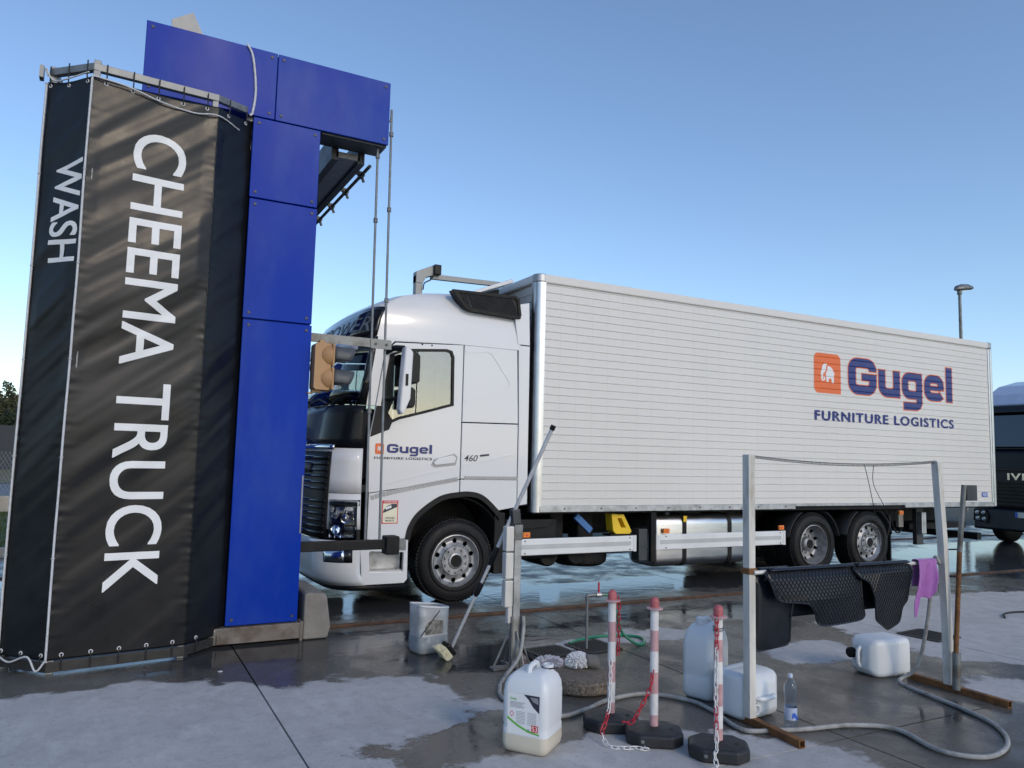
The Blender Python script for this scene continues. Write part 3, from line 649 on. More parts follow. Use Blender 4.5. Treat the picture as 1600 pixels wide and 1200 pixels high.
# cab sides: door, rear quarter, fairing (near and far)
def side(name, outer, m, holes=(), th=.035, parent=T, bev=.005):
    res = []
    for far in (0, 1):
        res.append(MB().poly(outer, (lambda a, b: V(a, TY, b)) if not far else (lambda a, b: V(a, TY+TW-th, b)), (0, th, 0), holes).build(name, m, parent, bevel=bev))
    return res
win = [(2.70, 2.24), (2.80, 2.045), (2.91, 2.095), (3.2, 2.175), (3.555, 2.28), (3.545, 2.84), (3.52, 2.9), (3.46, 2.915), (2.93, 2.872), (2.78, 2.80)]
doors = side('door', [(2.585, 1.255), (3.675, 1.415), (3.675, 2.995), (2.83, 2.95), (2.715, 2.84), (2.628, 2.22), (2.565, 1.86)], 'white_paint', [win])
side('door_lower', [(2.59, .75), (3.055, .75), (3.06, .78), (3.08, .85), (3.12, .93), (3.2, 1.035), (3.31, 1.12), (3.44, 1.195), (3.56, 1.235), (3.675, 1.252), (3.675, 1.408), (2.59, 1.248)], 'white_paint')
side('pillar', [(2.505, 2.22), (2.62, 2.22), (2.707, 2.845), (2.82, 2.962), (3.68, 3.002), (2.62, 3.002), (2.6, 2.9)], 'white_paint', th=.03)
side('quarter_panel', [(3.687, 2.085), (4.432, 2.095), (4.40, 2.998), (3.687, 2.998)], 'white_paint')
side('quarter_lower', [(3.687, 1.42), (4.435, 1.42), (4.432, 2.083), (3.687, 2.073)], 'white_paint')
side('arch_panel', [(3.687, 1.252), (3.76, 1.259), (3.83, 1.256), (3.9, 1.243), (3.97, 1.215), (4.06, 1.15), (4.12, 1.095), (4.17, 1.045), (4.44, 1.085), (4.437, 1.41), (3.687, 1.41)], 'white_paint')
fair = side('side_fairing', [(4.449, 1.1), (4.585, 1.12), (4.575, 3.06), (4.418, 3.06), (4.445, 2.1)], 'white_paint', th=.03)
side('upper_fairing', [(4.405, 3.072), (4.575, 3.072), (4.555, 3.61), (4.365, 3.56), (4.36, 3.39)], 'white_paint', th=.03)
# raised crease lines and the stowage recess
cr = MB()
def strip2(path, w, off=.003, name='crease', m='white_paint', parent=T):
    vs, fs = ribbon(path, w); b = MB(); b.v = [V(p.x, TY-off, p.y) for p in vs]; b.f = fs
    o = b.build(name, m, parent, solid=.004); return o
strip2([(3.70, 2.915), (3.98, 2.945), (4.05, 2.93), (4.13, 2.83), (4.3, 2.6), (4.31, 2.55), (4.26, 2.49), (3.72, 2.33)], .022, .002, 'panel_crease')
strip2([(2.6, 1.31), (3.1, 1.44), (3.67, 1.565)], .016, .002, 'panel_crease'); strip2([(3.69, 1.57), (4.43, 1.73)], .016, .002, 'panel_crease')
# side windows, mirrored
for far in (0, 1):
    yy = TY+.014 if not far else TY+TW-.02
    MB().poly(win, lambda a, b: V(a, yy, b), (0, .006, 0)).build('door_glass', 'coated_glass', doors[far])
    vs, fs = ribbon(win, .03, True); b = MB(); b.v = [V(p.x, (TY-.002) if not far else TY+TW+.002, p.y) for p in vs]; b.f = fs; b.build('window_seal', 'black_plastic', doors[far], solid=.004)
    MB().span(3.1, 3.112, yy-.002, yy+.012, 2.15, 2.89).build('window_divider', 'black_plastic', doors[far])
    MB().poly([(2.575, 1.87), (2.79, 1.96), (2.83, 2.06), (2.72, 2.22), (2.632, 2.22)], lambda a, b: V(a, (TY-.006) if not far else TY+TW+.001, b), (0, .005, 0)).build('window_corner', 'black_plastic', doors[far])
    hy = TY-.02 if not far else TY+TW
    MB().poly([(3.33, 1.6), (3.36, 1.57), (3.6, 1.6), (3.62, 1.66), (3.58, 1.69), (3.4, 1.655)], lambda a, b: V(a, hy, b), (0, .02, 0)).build('door_handle', 'white_paint', doors[far], bevel=.008)
MB().poly([(3.31, 1.57), (3.36, 1.545), (3.62, 1.575), (3.64, 1.67), (3.6, 1.71), (3.34, 1.64)], lambda a, b: V(a, TY-.0035, b), (0, .003, 0)).build('handle_recess', 'grey_print', doors[0])
for x in (3.15, 3.27): MB().cyl((x, TY-.006, 2.955), (x, TY, 2.957), .01, n=8).build('door_stud', 'black_plastic', doors[0])
# interior: floor, dashboard, seats, back wall, far curtain
MB().span(2.5, 4.40, TY+.06, TY+TW-.06, 1.26, 1.34).build('cab_floor', 'interior', T)
MB().span(4.3, 4.4, TY+.05, TY+TW-.05, 1.3, 3.2).build('cab_back_wall', 'interior', T)
MB().poly([(2.35, 1.4), (2.75, 1.4), (2.8, 2.08), (2.65, 2.2), (2.4, 2.16)], lambda a, b: V(a, TY+.15, b), (0, TW-.3, 0)).build('dashboard', 'interior', T, bevel=.03)
for y in (TY+.6, TY+TW-.6):
    MB().box((3.45, y, 1.85), (.5, .5, .16)).box((3.72, y, 2.25), (.14, .48, .75)).box((3.73, y, 2.72), (.1, .26, .2)).box((3.45, y, 1.55), (.3, .3, .5)).build('seat', 'interior', T, bevel=.04)
MB().tube([(2.86+.09*math.sin(a), TY+TW-.6+.22*math.cos(a), 2.2+.2*math.sin(a)) for a in [2*PI*i/24 for i in range(24)]], .016, 6, closed=True).build('steering_wheel', 'interior', T)
MB().span(2.62, 4.3, TY+.05, TY+TW-.05, 2.985, 3.0).build('headlining', 'interior', T)
# mirrors
for far in (0, 1):
    s = -1 if not far else 1; y0 = TY if not far else TY+TW
    mr = MB().poly([(2.845, 2.13), (2.815, 2.11), (2.79, 2.17), (2.83, 2.86), (2.87, 2.88), (2.93, 2.81), (2.915, 2.3)], lambda a, b: V(a, y0+s*.2, b), (0, s*.13, 0)).build('mirror', 'white_paint', T, bevel=.025, seg=3)
    MB().poly([(2.91, 2.47), (3.0, 2.47), (3.04, 2.5), (3.04, 2.79), (2.99, 2.83), (2.91, 2.84)], lambda a, b: V(a, y0+s*.1, b), (0, s*.16, 0)).build('mirror_back', 'black_plastic', mr, bevel=.025, seg=3)
    MB().poly([(2.91, 2.2), (2.98, 2.2), (3.0, 2.24), (3.0, 2.4), (2.97, 2.43), (2.91, 2.43)], lambda a, b: V(a, y0+s*.1, b), (0, s*.15, 0)).build('mirror_back', 'black_plastic', mr, bevel=.02, seg=3)
    MB().box((2.86, y0+s*.335, 2.5), (.03, .006, .13)).build('mirror_camera', 'black_plastic', mr)
    MB().tube(smooth_path([(2.72, y0, 2.83), (2.78, y0+s*.08, 2.87), (2.86, y0+s*.2, 2.86)], 4), .035, 8).tube([(2.74, y0, 2.3), (2.84, y0+s*.18, 2.3)], .025, 8).build('mirror_arm', 'black_plastic', mr, smooth=True)
# dark roof side vent with slats
vo = [(3.50, 3.645), (3.56, 3.56), (3.66, 3.445), (3.74, 3.415), (4.36, 3.385), (4.43, 3.39), (4.44, 3.43), (4.41, 3.63), (4.37, 3.665)]
for far in (0, 1):
    vy = TY+.0 if not far else TY+TW-.1
    v = MB().poly(vo, lambda a, b: V(a, vy-.012, b), (0, .124, 0)).build('roof_vent', 'black_plastic', T, bevel=.015)
    fy = vy-.013 if not far else vy+.113
    vs, fs = ribbon([(a+(3.97-a)*.06, b+(3.53-b)*.12) for a, b in vo], .035, True); q = MB(); q.v = [V(p.x, fy-.008 if not far else fy+.008, p.y) for p in vs]; q.f = fs; q.build('vent_frame', 'rubber', v, solid=.016)
    for k in range(34):
        x = 3.60+k*.0245; x1 = x+.1
        z1 = 3.42; z0 = 3.63
        if k < 4: x1 = x+.05; z1 = 3.53-k*.02
        if x1 > 4.41: continue
        d = V(x1, 0, z1)-V(x, 0, z0); q = MB(); q.tube([V(x, fy-.004 if not far else fy+.004, z0), V(x1, fy-.004 if not far else fy+.004, z1)], .0055, 4); q.build('slat', 'steel_dark', v)
# roof deflector
MB().poly([(3.92, 3.70), (4.52, 3.935), (4.53, 3.975), (4.5, 3.985), (3.9, 3.735)], lambda a, b: V(a, TY+.38, b), (0, TW-.76, 0)).build('roof_deflector', 'white_paint', T, bevel=.01)
for y in (TY+.55, TY+TW-.55): MB().poly([(4.0, 3.64), (4.4, 3.64), (4.4, 3.87), (4.1, 3.76)], lambda a, b: V(a, y, b), (0, .05, 0)).build('deflector_mount', 'black_plastic', T)
# door print
def print_on_side(vs, fs, name, m, parent, off=.004, y=TY, th=.0):
    b = MB(); b.v = [V(p.x, y-off, p.y) for p in vs]; b.f = fs; return b.build(name, m, parent)
def gugel(x0, z0, W, H, fat=0.0):
    """heavy extended letters G u g e l drawn as strokes; z0 baseline, H cap height, W full width"""
    out = []; sx = W/3.93
    def rp(L, R, B, T_, r, a0, order):   # rounded corners in the given order: bl, br, tr, tl
        P = []
        for c in order:
            cx, cy, s0 = {'tr': (R-r, T_-r, 0), 'tl': (L+r, T_-r, 90), 'bl': (L+r, B+r, 180), 'br': (R-r, B+r, 270)}[c]
            rng_ = rangef(s0, s0+90, 6) if a0 > 0 else rangef(s0+90, s0, 6)
            P += [(cx+r*math.cos(math.radians(q)), cy+r*math.sin(math.radians(q))) for q in rng_]
        return P
    def st(path, w, o=0.0, closed=False):
        vs, fs = ribbon([(o+a, c) for a, c in path], w+fat/H, closed)
        if not closed and fat:
            e = fat/H/2
            for i0, i1, p, q in ((0, 1, path[0], path[1]), (len(vs)-2, len(vs)-1, path[-1], path[-2])):
                d = Vector((p[0]-q[0], p[1]-q[1], 0)).normalized()*e; vs[i0] = vs[i0]+d; vs[i1] = vs[i1]+d
        out.append(([V(x0+p.x*sx, z0+p.y*H, 0) for p in vs], fs))
    w = .25
    st([(.855, .665)]+rp(.125, .855, .125, .875, .2, 1, ('tr', 'tl', 'bl', 'br'))+[(.855, .575)], w)
    st([(.98, .485), (.47, .485)], .18)
    o = 1.06
    st([(.12, .745)]+rp(.12, .66, .115, .9, .19, 1, ('bl', 'br'))+[(.66, .4)], .235, o); st([(.66, .745), (.66, 0)], .235, o)
    o = 1.92
    st(rp(.12, .66, .115, .64, .17, 1, ('tr', 'tl', 'bl', 'br')), .225, o, True); st([(.66, .745), (.66, .0)]+rp(.14, .66, -.215, .4, .15, -1, ('br',))+[(.3, -.215), (.06, -.215)], .21, o)
    o = 2.78
    st(rp(.12, .66, .115, .64, .17, 1, ('tr', 'tl', 'bl'))+[(.5, .115), (.6, .125), (.67, .19)], .225, o); st([(.66, .52), (.66, .33)], .225, o); st([(.15, .375), (.66, .375)], .12, o)
    st([(3.78, 0), (3.78, 1.03)], .24)
    return out
ELEPH_HEAD = [(.30, .60), (.33, .70), (.40, .735), (.50, .74), (.47, .66), (.44, .56), (.38, .50), (.345, .48), (.335, .40), (.345, .345), (.37, .34), (.38, .365), (.362, .38), (.36, .42), (.385, .43), (.42, .40), (.43, .335), (.33, .30), (.29, .33), (.265, .40), (.26, .50), (.275, .56)]
ELEPH_BODY = [(.53, .69), (.58, .685), (.66, .66), (.72, .60), (.755, .53), (.80, .51), (.755, .46), (.755, .34), (.745, .27), (.665, .27), (.67, .35), (.63, .39), (.58, .37), (.55, .35), (.545, .28), (.47, .285), (.47, .36), (.455, .42), (.44, .46), (.47, .52), (.505, .6)]
def tri2(outer):
    t = tessellate_polygon([[V(a, b, 0) for a, b in outer]]); return [V(a, b, 0) for a, b in outer], [tuple(x) for x in t]
def logo(x0, z0, s, h, parent, off, post=None):
    o = rrect(x0, x0+s, z0, z0+h, s*.16, 5, (1, 1, 1, 0)); pcs = [(tri2(o), 'orange_print', off)]
    for E_ in (ELEPH_HEAD, ELEPH_BODY): pcs.append((tri2([(x0+s*(a*.98), z0+h*b) for a, b in E_]), 'white_print', off+.0015))
    for (vs, fs), m, of in pcs:
        if post: vs, fs = post(vs, fs)
        print_on_side(vs, fs, 'logo_print', m, parent, of, y=TYB if post else TY)
logo(2.64, 1.685, .10, .118, doors[0], .004)
for k, (vs, fs) in enumerate(gugel(2.775, 1.70, .545, .1)): print_on_side(vs, fs, 'lettering', 'navy_print', doors[0], .0042+k*.00015)
vs, fs = text_mesh('FURNITURE LOGISTICS', 1, 0, 1.14)
for k in range(3): print_on_side(fit(vs, 2.63+k*.0025, 3.315+k*.0025, 1.628, 1.655), fs, 'lettering', 'dark_print', doors[0], .004+k*.0002)
vs, fs = text_mesh('460', 1, .004, 1.0, .25); print_on_side(fit(vs, 3.725, 3.90, 1.625, 1.70), fs, 'lettering', 'dark_print', T)
MB().box((3.99, TY-.003, 1.70), (.12, .004, .022), Matrix.Rotation(-.12, 3, 'Y')).build('badge', 'dark_print', T)
# reflective tape
q = 0
for k in range(24):
    x = 2.63+k*.0435; z = 1.205+.215*((x-2.63)/1.05)**.85
    MB().box((x, TY-.003, z), (.038, .003, .05), Matrix.Rotation(-.2+.08*k/24, 3, 'Y')).build('reflective_tape', 'grey_print', T)
for k in range(17): MB().box((3.75+k*.0425, TY-.003, 1.43), (.036, .003, .042)).build('reflective_tape', 'grey_print', T)
# warning sticker
st = MB().box((2.84, TY-.003, 1.045), (.185, .003, .255)).build('warning_sticker', 'red_print', T)
MB().poly(rrect(2.757, 2.923, .927, 1.14, .008), lambda a, b: V(a, TY-.0055, b), (0, .001, 0)).build('sticker_field', 'cream_print', st)
MB().poly([(2.76, 1.035), (2.92, 1.10), (2.92, 1.135), (2.86, 1.135), (2.8, 1.11), (2.76, 1.06)], lambda a, b: V(a, TY-.0066, b), (0, .001, 0)).build('sticker_drawing', 'dark_print', st)
MB().box((2.82, TY-.007, 1.095), (.07, .001, .026), Matrix.Rotation(-.35, 3, 'Y')).build('sticker_drawing', 'white_print', st)
for s, z0, z1, x0, x1, m in (('ATTENTION', 1.148, 1.166, 2.765, 2.915, 'white_print'), ('ANGLES', .972, .99, 2.785, 2.895, 'dark_print'), ('MORTS', .942, .96, 2.79, 2.89, 'dark_print')):
    vs, fs = text_mesh(s, 1, .015); print_on_side(fit(vs, x0, x1, z0, z1), fs, 'lettering', m, st, .008)
# step in the bumper side
for far in (0, 1):
    y0 = TY-.014 if not far else TY+TW-.036
    sp_ = MB().poly([(2.505, .745), (2.55, .262), (3.03, .262), (3.066, .3), (3.062, .735)], lambda a, b: V(a, y0, b), (0, .05, 0), [[(2.63, .4), (3.0, .385), (3.015, .4), (3.015, .6), (2.63, .62), (2.615, .6)]]).build('step_panel', 'white_paint', T, bevel=.006)
    yb = TY+.15 if not far else TY+TW-.17
    MB().span(2.6, 3.03, yb, yb+.02, .36, .66).build('step_back', 'alu_dull', sp_)
    MB().span(2.61, 3.02, min(TY+.03, yb) if not far else yb, TY+.15 if not far else TY+TW-.04, .385, .405).build('step_tread', 'alu_dull', sp_)
    for k in range(9): MB().span(2.65+k*.04, 2.67+k*.04, TY+.035 if not far else TY+TW-.14, TY+.14 if not far else TY+TW-.045, .406, .412).build('tread_rib', 'alu', sp_)
# wheel arch liner + flare
for far in (0, 1):
    yy = TY-.012 if not far else TY+TW-.3
    pth = [(3.05, .72), (3.09, .88), (3.2, 1.03), (3.44, 1.19), (3.68, 1.238), (3.83, 1.24), (3.95, 1.21), (4.06, 1.135), (4.2, 1.0), (4.23, .95)]
    pth = [(p.x, p.y) for p in smooth_path([V(a, c, 0) for a, c in pth], 6)]
    vs, fs = ribbon(pth, .06); b = MB(); b.add([V(p.x, yy, p.y) for p in vs]+[V(p.x, yy+.31, p.y) for p in vs], fs+[tuple(i+len(vs) for i in f) for f in fs]+[(i, i+2, i+2+len(vs), i+len(vs)) for i in range(0, len(vs)-2)])
    b.build('wheel_arch', 'black_plastic', T)
for far in (0, 1):
    ya = TY+.03 if not far else TY+TW-.63
    b = MB(); b.grid(lambda u, v: V(3.665-.6*math.cos(PI*u), ya+.6*v, .6+.6*math.sin(PI*u)), 24, 2); b.build('arch_liner', 'black_plastic', T, smooth=True, solid=.01)
MB().span(4.16, 4.3, TY+.02, TY+.5, .3, 1.02).build('mud_flap', 'rubber', T, bevel=.01)
# wheels -----------------------------------------------------------
def wheel(x, y, kind, face):
    """face -1: outer side looks to -Y.  kind convex / dish"""
    R, w = .475, .3; f = face
    b = MB(); b.lathe([(.30, .0), (.305, -.02), (.37, -.03), (.43, -.02), (.462, .01), (.474, .05), (R, .1), (R, .2), (.474, .25), (.462, .29), (.43, .32), (.30, .3), (.30, .0)], (0, 0, 0), 'Y', 64)
    b2 = MB()
    for rr in (.335, .345, .44): b.tube([(rr*math.cos(2*PI*j/64), -.032 if rr < .4 else -.019, rr*math.sin(2*PI*j/64)) for j in range(64)], .0035, 4, closed=True)
    for j in range(72):
        a = 2*PI*j/72
        for yy in (.02, .09, .16, .23): b.box((R*math.cos(a), yy+.03, R*math.sin(a)), (.016, .052, .03), Matrix.Rotation(-a, 3, 'Y'))
    b.v = [V(p.x+x, y-f*p.y if f > 0 else y+p.y, p.z+R) for p in b.v]
    t = b.build('wheel', 'rubber', T, smooth=True, angle=35)
    prof_ = [(.298, .02), (.300, -.008), (.288, -.012), (.278, .012), (.262, .03), (.255, .042), (.248, .046), (.241, .048), (.234, .049), (.227, .05), (.22, .049), (.213, .046), (.206, .042), (.199, .038), (.172, .018), (.165, .0), (.095, .0), (.09, -.012), (.075, -.02), (.001, -.02)] if kind == 'convex' else [(.298, .02), (.300, -.008), (.288, -.012), (.278, .03), (.262, .1), (.255, .13), (.248, .15), (.241, .158), (.234, .163), (.227, .166), (.22, .168), (.213, .169), (.206, .169), (.199, .168), (.18, .165), (.165, .16), (.11, .16), (.1, .09), (.075, .07), (.001, .07)]
    n = 160; b = MB(); rings = []
    for r, h in prof_: rings.append([V(r*math.cos(2*PI*j/n), h, r*math.sin(2*PI*j/n)) for j in range(n)])
    k0 = len(b.v)
    for rg in rings: b.v += rg
    for i in range(len(rings)-1):
        for j in range(n):
            rm = (prof_[i][0]+prof_[i+1][0])/2; da = ((j+.5) % 16-8)*2*PI/n*rm
            if (da/.03)**2+((rm-.2265)/.0265)**2 < 1: continue
            a = i*n+j; c = i*n+(j+1) % n; b.f.append((a, c, c+n, a+n))
    for q in range(10):
        a = 2*PI*(q+.5)/10+.06; rr = .137; h0 = 0 if kind == 'convex' else .16
        b.cyl((rr*math.cos(a), h0, rr*math.sin(a)), (rr*math.cos(a), h0-.03, rr*math.sin(a)), .0165, .013, 8)
    b.v = [V(p.x+x, y-f*p.y if f > 0 else y+p.y, p.z+R) for p in b.v]
    b.build('rim', 'rim_metal', t, smooth=True, angle=30)
    b = MB(); b.cyl((0, .2, 0), (0, .19, 0), .29, n=40)
    b.cyl((0, -.023 if kind == 'convex' else .068, 0), (0, .01, 0) if kind == 'convex' else (0, .1, 0), .07, n=24)
    b.v = [V(p.x+x, y-f*p.y if f > 0 else y+p.y, p.z+R) for p in b.v]
    b.build('hub', 'chassis', t, smooth=True, angle=30)
for x, kind in ((3.67, 'convex'), (9.62, 'dish'), (10.885, 'convex')):
    wheel(x, TY+.03, kind, -1); wheel(x, TY+TW-.03, kind, 1)
    if kind == 'dish': wheel(x, TY+.38, 'convex', -1); wheel(x, TY+TW-.38, 'convex', 1)
    MB().cyl((x, TY+.2, .475), (x, TY+TW-.2, .475), .07, n=12).build('axle', 'chassis', T)
# rear mudguards
for x in (9.62, 10.885):
    for far in (0, 1):
        y0 = TY+.01 if not far else TY+TW-.6
        for a0, a1 in ((12, 62), (118, 168)):
            b = MB(); pts = [(x+.56*math.cos(math.radians(a)), .475+.55*math.sin(math.radians(a))) for a in rangef(a0, a1, 8)]
            b.grid(lambda u, v: V(lerp(pts[min(7, int(u*8))][0], pts[min(8, int(u*8)+1)][0], u*8-min(7, int(u*8))), y0+.59*v, lerp(pts[min(7, int(u*8))][1], pts[min(8, int(u*8)+1)][1], u*8-min(7, int(u*8)))), 16, 2)
            b.build('mudguard', 'black_plastic', T, smooth=True, solid=.02)
MB().span(11.42, 11.45, TY+.04, TY+.6, .13, .9).build('mud_flap', 'rubber', T)
MB().span(11.42, 11.45, TY+TW-.6, TY+TW-.04, .13, .9).build('mud_flap', 'rubber', T)
# chassis -----------------------------------------------------------
for y in (TC-.42, TC+.42): MB().span(2.6, 13.9, y-.04, y+.04, .66, .94).build('chassis_rail', 'chassis', T)
for x in (4.9, 6.4, 8.4, 10.25, 12.0, 13.5): MB().span(x, x+.1, TC-.4, TC+.4, .7, .9).build('cross_member', 'chassis', T)
MB().span(2.5, 4.3, TC-.55, TC+.55, .5, 1.25).build('engine', 'chassis', T, bevel=.05)
MB().span(4.36, 5.1, TY+.12, TY+.75, .44, .93).build('battery_box', 'black_plastic', T, bevel=.03)
MB().poly([(4.4, .93), (5.05, .93), (4.95, .84), (4.4, .8)], lambda a, b: V(a, TY+.06, b), (0, .3, 0)).build('battery_lid', 'black_plastic', T, bevel=.01)
for x in (5.0, 5.42): MB().lathe([(.001, 0), (.13, 0), (.15, .03), (.15, .55), (.13, .58), (.001, .58)], (x, TY+.15, .48), 'Y', 24).build('air_tank', 'chassis', T, smooth=True)
MB().span(5.1, 5.3, TY+.3, TY+.6, .6, 1.0).build('valve_block', 'chassis', T, bevel=.02)
MB().span(5.55, 5.8, TY+.35, TY+.6, .6, .98).build('valve_block', 'chassis', T, bevel=.02)
MB().box((5.5, TY+.15, .86), (.3, .05, .08), Matrix.Rotation(.7, 3, 'Y')).build('load_strap', 'strap_blue', T)
MB().lathe([(.2, .0), (.3, -.01), (.36, .03), (.375, .1), (.36, .2), (.3, .24), (.2, .22)], (5.67, TY+.5, .31), 'Z', 36).build('spare_wheel', 'rubber', T, smooth=True)
ch = MB().poly([(5.9, .98), (6.1, .97), (6.23, .75), (6.2, .715), (5.97, .72), (5.93, .76)], lambda a, b: V(a, TY+.08, b), (0, .16, 0), [[(6.0, .92), (6.06, .92), (6.13, .8), (6.06, .8)]]).build('wheel_chock', 'yellow', T, bevel=.008)
MB().span(5.88, 6.25, TY+.07, TY+.25, .69, .715).build('chock_holder', 'chassis', ch)
po = MB().span(6.49, 6.575, TY-.0, TY+.06, .35, 1.12).build('support_post', 'chassis', T, bevel=.005)
MB().span(6.5, 6.565, TY-.004, TY-.001, 1.02, 1.11).build('warning_label', 'yellow', po)
MB().span(6.31, 6.455, TY+.03, TY+.2, .36, .78).build('control_box', 'steel_dark', T, bevel=.012)
# fuel tank
tk = rrect(0, .62, .255, .955, .13, 6)
b = MB(); b.loft([[V(x, TY+.05+a+(.31-a)*s, c+(.6-c)*s) for a, c in tk] for x, s in ((6.6, .12), (6.62, .03), (6.65, 0), (8.22, 0), (8.25, .03), (8.27, .12))]); tank = b.build('fuel_tank', 'tank_alu', T, smooth=True, angle=50)
for x in (7.1, 7.93): MB().loft([[V(xx, TY+.05+a+(.31-a)*-.02, c+(.6-c)*-.02) for a, c in tk] for xx in (x-.035, x+.035)]).build('tank_strap', 'rubber', tank)
MB().cyl((6.9, TY+.2, .95), (6.9, TY+.2, .99), .05, n=14).build('filler_cap', 'steel_dark', tank)
MB().span(7.07, 7.13, TY+.032, TY+.036, .86, .94).build('strap_label', 'yellow', tank)
# side guards
for x0, x1 in ((4.45, 6.24), (6.62, 8.98)):
    gpar = MB().span(x0, x1, TY+.0, TY+.03, .5, .7).build('side_guard', 'guard', T, bevel=.008)
    MB().span(x0+.02, x1-.08, TY-.003, TY-.0005, .575, .63).build('guard_groove', 'guard_shade', gpar)
    MB().span(x1-.045, x1+.004, TY-.004, TY+.034, .497, .703).build('end_cap', 'white_paint', gpar)
    for x in (x0+.12, x1-.1):
        for z in (.525, .675): MB().cyl((x, TY-.006, z), (x, TY, z), .009, n=8).build('bolt', 'steel_dark', gpar)
    for x in (x0+.3, x1-.4): MB().span(x, x+.05, TY+.03, TY+.5, .56, .64).build('guard_arm', 'chassis', gpar)
    MB().span(x0, x1, TY+TW-.03, TY+TW, .5, .7).build('side_guard', 'guard', T, bevel=.008)
MB().loft([[V(6.62-.045*math.sin(a), TY+.03-.03*math.cos(a), z) for a in rangef(0, PI/2, 5)]+[V(6.62, TY+.03, z)] for z in (.5, .7)]).build('guard_nose', 'white_paint', T)
for x, z in ((4.54, .745), (6.7, .745), (8.86, .745), (11.62, .93)):
    mk = MB().span(x, x+.1, TY-.004, TY+.03, z-.03, z+.035).build('marker_lamp', 'amber', T, bevel=.006)
    MB().cyl((x+.05, TY-.008, z), (x+.05, TY-.003, z), .012, n=8).build('lamp_dot', 'red_print', mk)
MB().box((11.9, TY+.2, .82), (.12, .05, .28)).build('rear_light_bracket', 'concrete_block', T)
MB().tube(smooth_path([(11.8, TY+.3, .85), (11.86, TY+.25, .6), (11.95, TY+.22, .62), (11.98, TY+.22, .8)], 5), .014, 6).build('air_hose', 'rubber', T)
MB().span(12.3, 13.9, TC-.95, TC+.95, .62, .72).span(13.9, 14.02, TC-1.15, TC+1.15, .42, .54).build('underrun_bar', 'chassis', T)
# ---------------------------------------------------------- box body
BX0, BX1, BZ0, BZ1 = 4.64, 14.27, 1.10, 3.88
TYB = TY-.03; TWB = TW+.06
MB().span(BX0+.06, BX1-.06, TYB+.02, TYB+TWB-.02, BZ0-.02, 3.955).build('box_shell', 'box_panel', T)
NP = 28; ph = (BZ1-BZ0)/NP
prof = [(0, .004), (.0, .012), (.006, .0175), (.0065, ph-.0175+.0125), (.0, ph-.002)]
prof = [(.003, .0), (.003, .08*ph/.1), (-.003, .0865*ph/.1), (-.0042, .093*ph/.1), (-.001, .098*ph/.1), (.005, ph)]
def plank_mesh(x0, x1):
    b = MB(); b.loft([[V(x, y, z) for y, z in prof]+[V(x, .018, ph), V(x, .018, 0)] for x in (x0, x1)]); return b
pl = plank_mesh(BX0+.125, BX1-.105).build('side_plank', 'box_panel', T, base=(0, 0, 0))
bx, by, bz = T['_base']
for k in range(NP):
    o = pl if k == 0 else share(pl, 'side_plank', T, (0, 0, 0))
    o.location = (-bx, TYB-by, BZ0+k*ph-bz)
    o2 = share(pl, 'side_plank', T, (2*(BX0+BX1)/2+.02-bx, TYB+TWB-by, BZ0+k*ph-bz), (0, 0, PI))
fp = MB(); fp.loft([[V(x+.0, y, z) for x, z in prof]+[V(.018, y, ph), V(.018, y, 0)] for y in (TYB+.1, TYB+TWB-.1)])
fpo = fp.build('front_plank', 'box_panel', T, base=(0, 0, 0))
for k in range(NP):
    o = fpo if k == 0 else share(fpo, 'front_plank', T, (0, 0, 0)); o.location = (BX0+.035-bx, -by, BZ0+k*ph-bz)
# rivets on every third stud line
rv = MB()
for i in range(38):
    x = BX0+.36+i*.243
    if x > BX1-.2: break
    for k in range(NP):
        for dz in (.022, .06): rv.add([V(x+.0042*math.cos(a), TYB+.0006, BZ0+k*ph+dz+.0042*math.sin(a)) for a in [2*PI*j/6 for j in range(6)]]+[V(x, TYB-.001, BZ0+k*ph+dz)], [(j, (j+1) % 6, 6) for j in range(6)])
rvo = rv.build('rivets', 'grey_print', T); rvo['kind'] = 'stuff'
rv = MB()
for i in range(190): x = BX0+.15+i*.05; rv.add([V(x+.004*math.cos(a), TYB-.0055, BZ0+.012+.004*math.sin(a)) for a in [2*PI*j/6 for j in range(6)]], [tuple(range(6))])
# corner posts and rails
def qpost(x, y, sx, sy, name='corner_post', m='alu', z0=1.02, z1=3.9, r=.1):
    pts = [(0, 0)]+[(r-r*math.cos(a) if False else r*(1-math.sin(a)), r*(1-math.cos(a))) for a in rangef(0, PI/2, 8)]
    ring = [(x+sx*(r-r*math.sin(a)) if False else x+sx*r*(1-math.sin(a)), y+sy*r*(1-math.cos(a))) for a in rangef(0, PI/2, 10)]
    ring = [(x+sx*(r+.03), y)]+ring+[(x, y+sy*(r+.03)), (x+sx*(r+.03), y+sy*(r+.03))]
    return MB().loft([[V(a, c, z) for a, c in ring] for z in (z0, z1)]).build(name, m, T, smooth=True, angle=40)
qpost(BX0, TYB-.006, 1, 1); qpost(BX0, TYB+TWB+.006, 1, -1)
for y0, y1 in ((TYB-.012, TYB+.03), (TYB+TWB-.03, TYB+TWB+.012)):
    MB().span(BX0+.1, BX1-.004, y0, y1, 3.885, 4.0).build('top_rail', 'box_panel', T, bevel=.02, seg=3)
    for xa, xb in ((BX0+.1, 9.16), (11.72, BX1-.004)): MB().span(xa, xb, y0, y1, 1.02, 1.097).build('bottom_rail', 'alu_dull', T, bevel=.004)
    MB().span(9.162, 11.718, y0, y1, 1.06, 1.096).build('bottom_rail', 'alu_dull', T, bevel=.004)
MB().span(BX0-.006, BX0+.05, TYB+.1, TYB+TWB-.1, 3.885, 3.998).build('top_rail', 'box_panel', T, bevel=.02, seg=3)
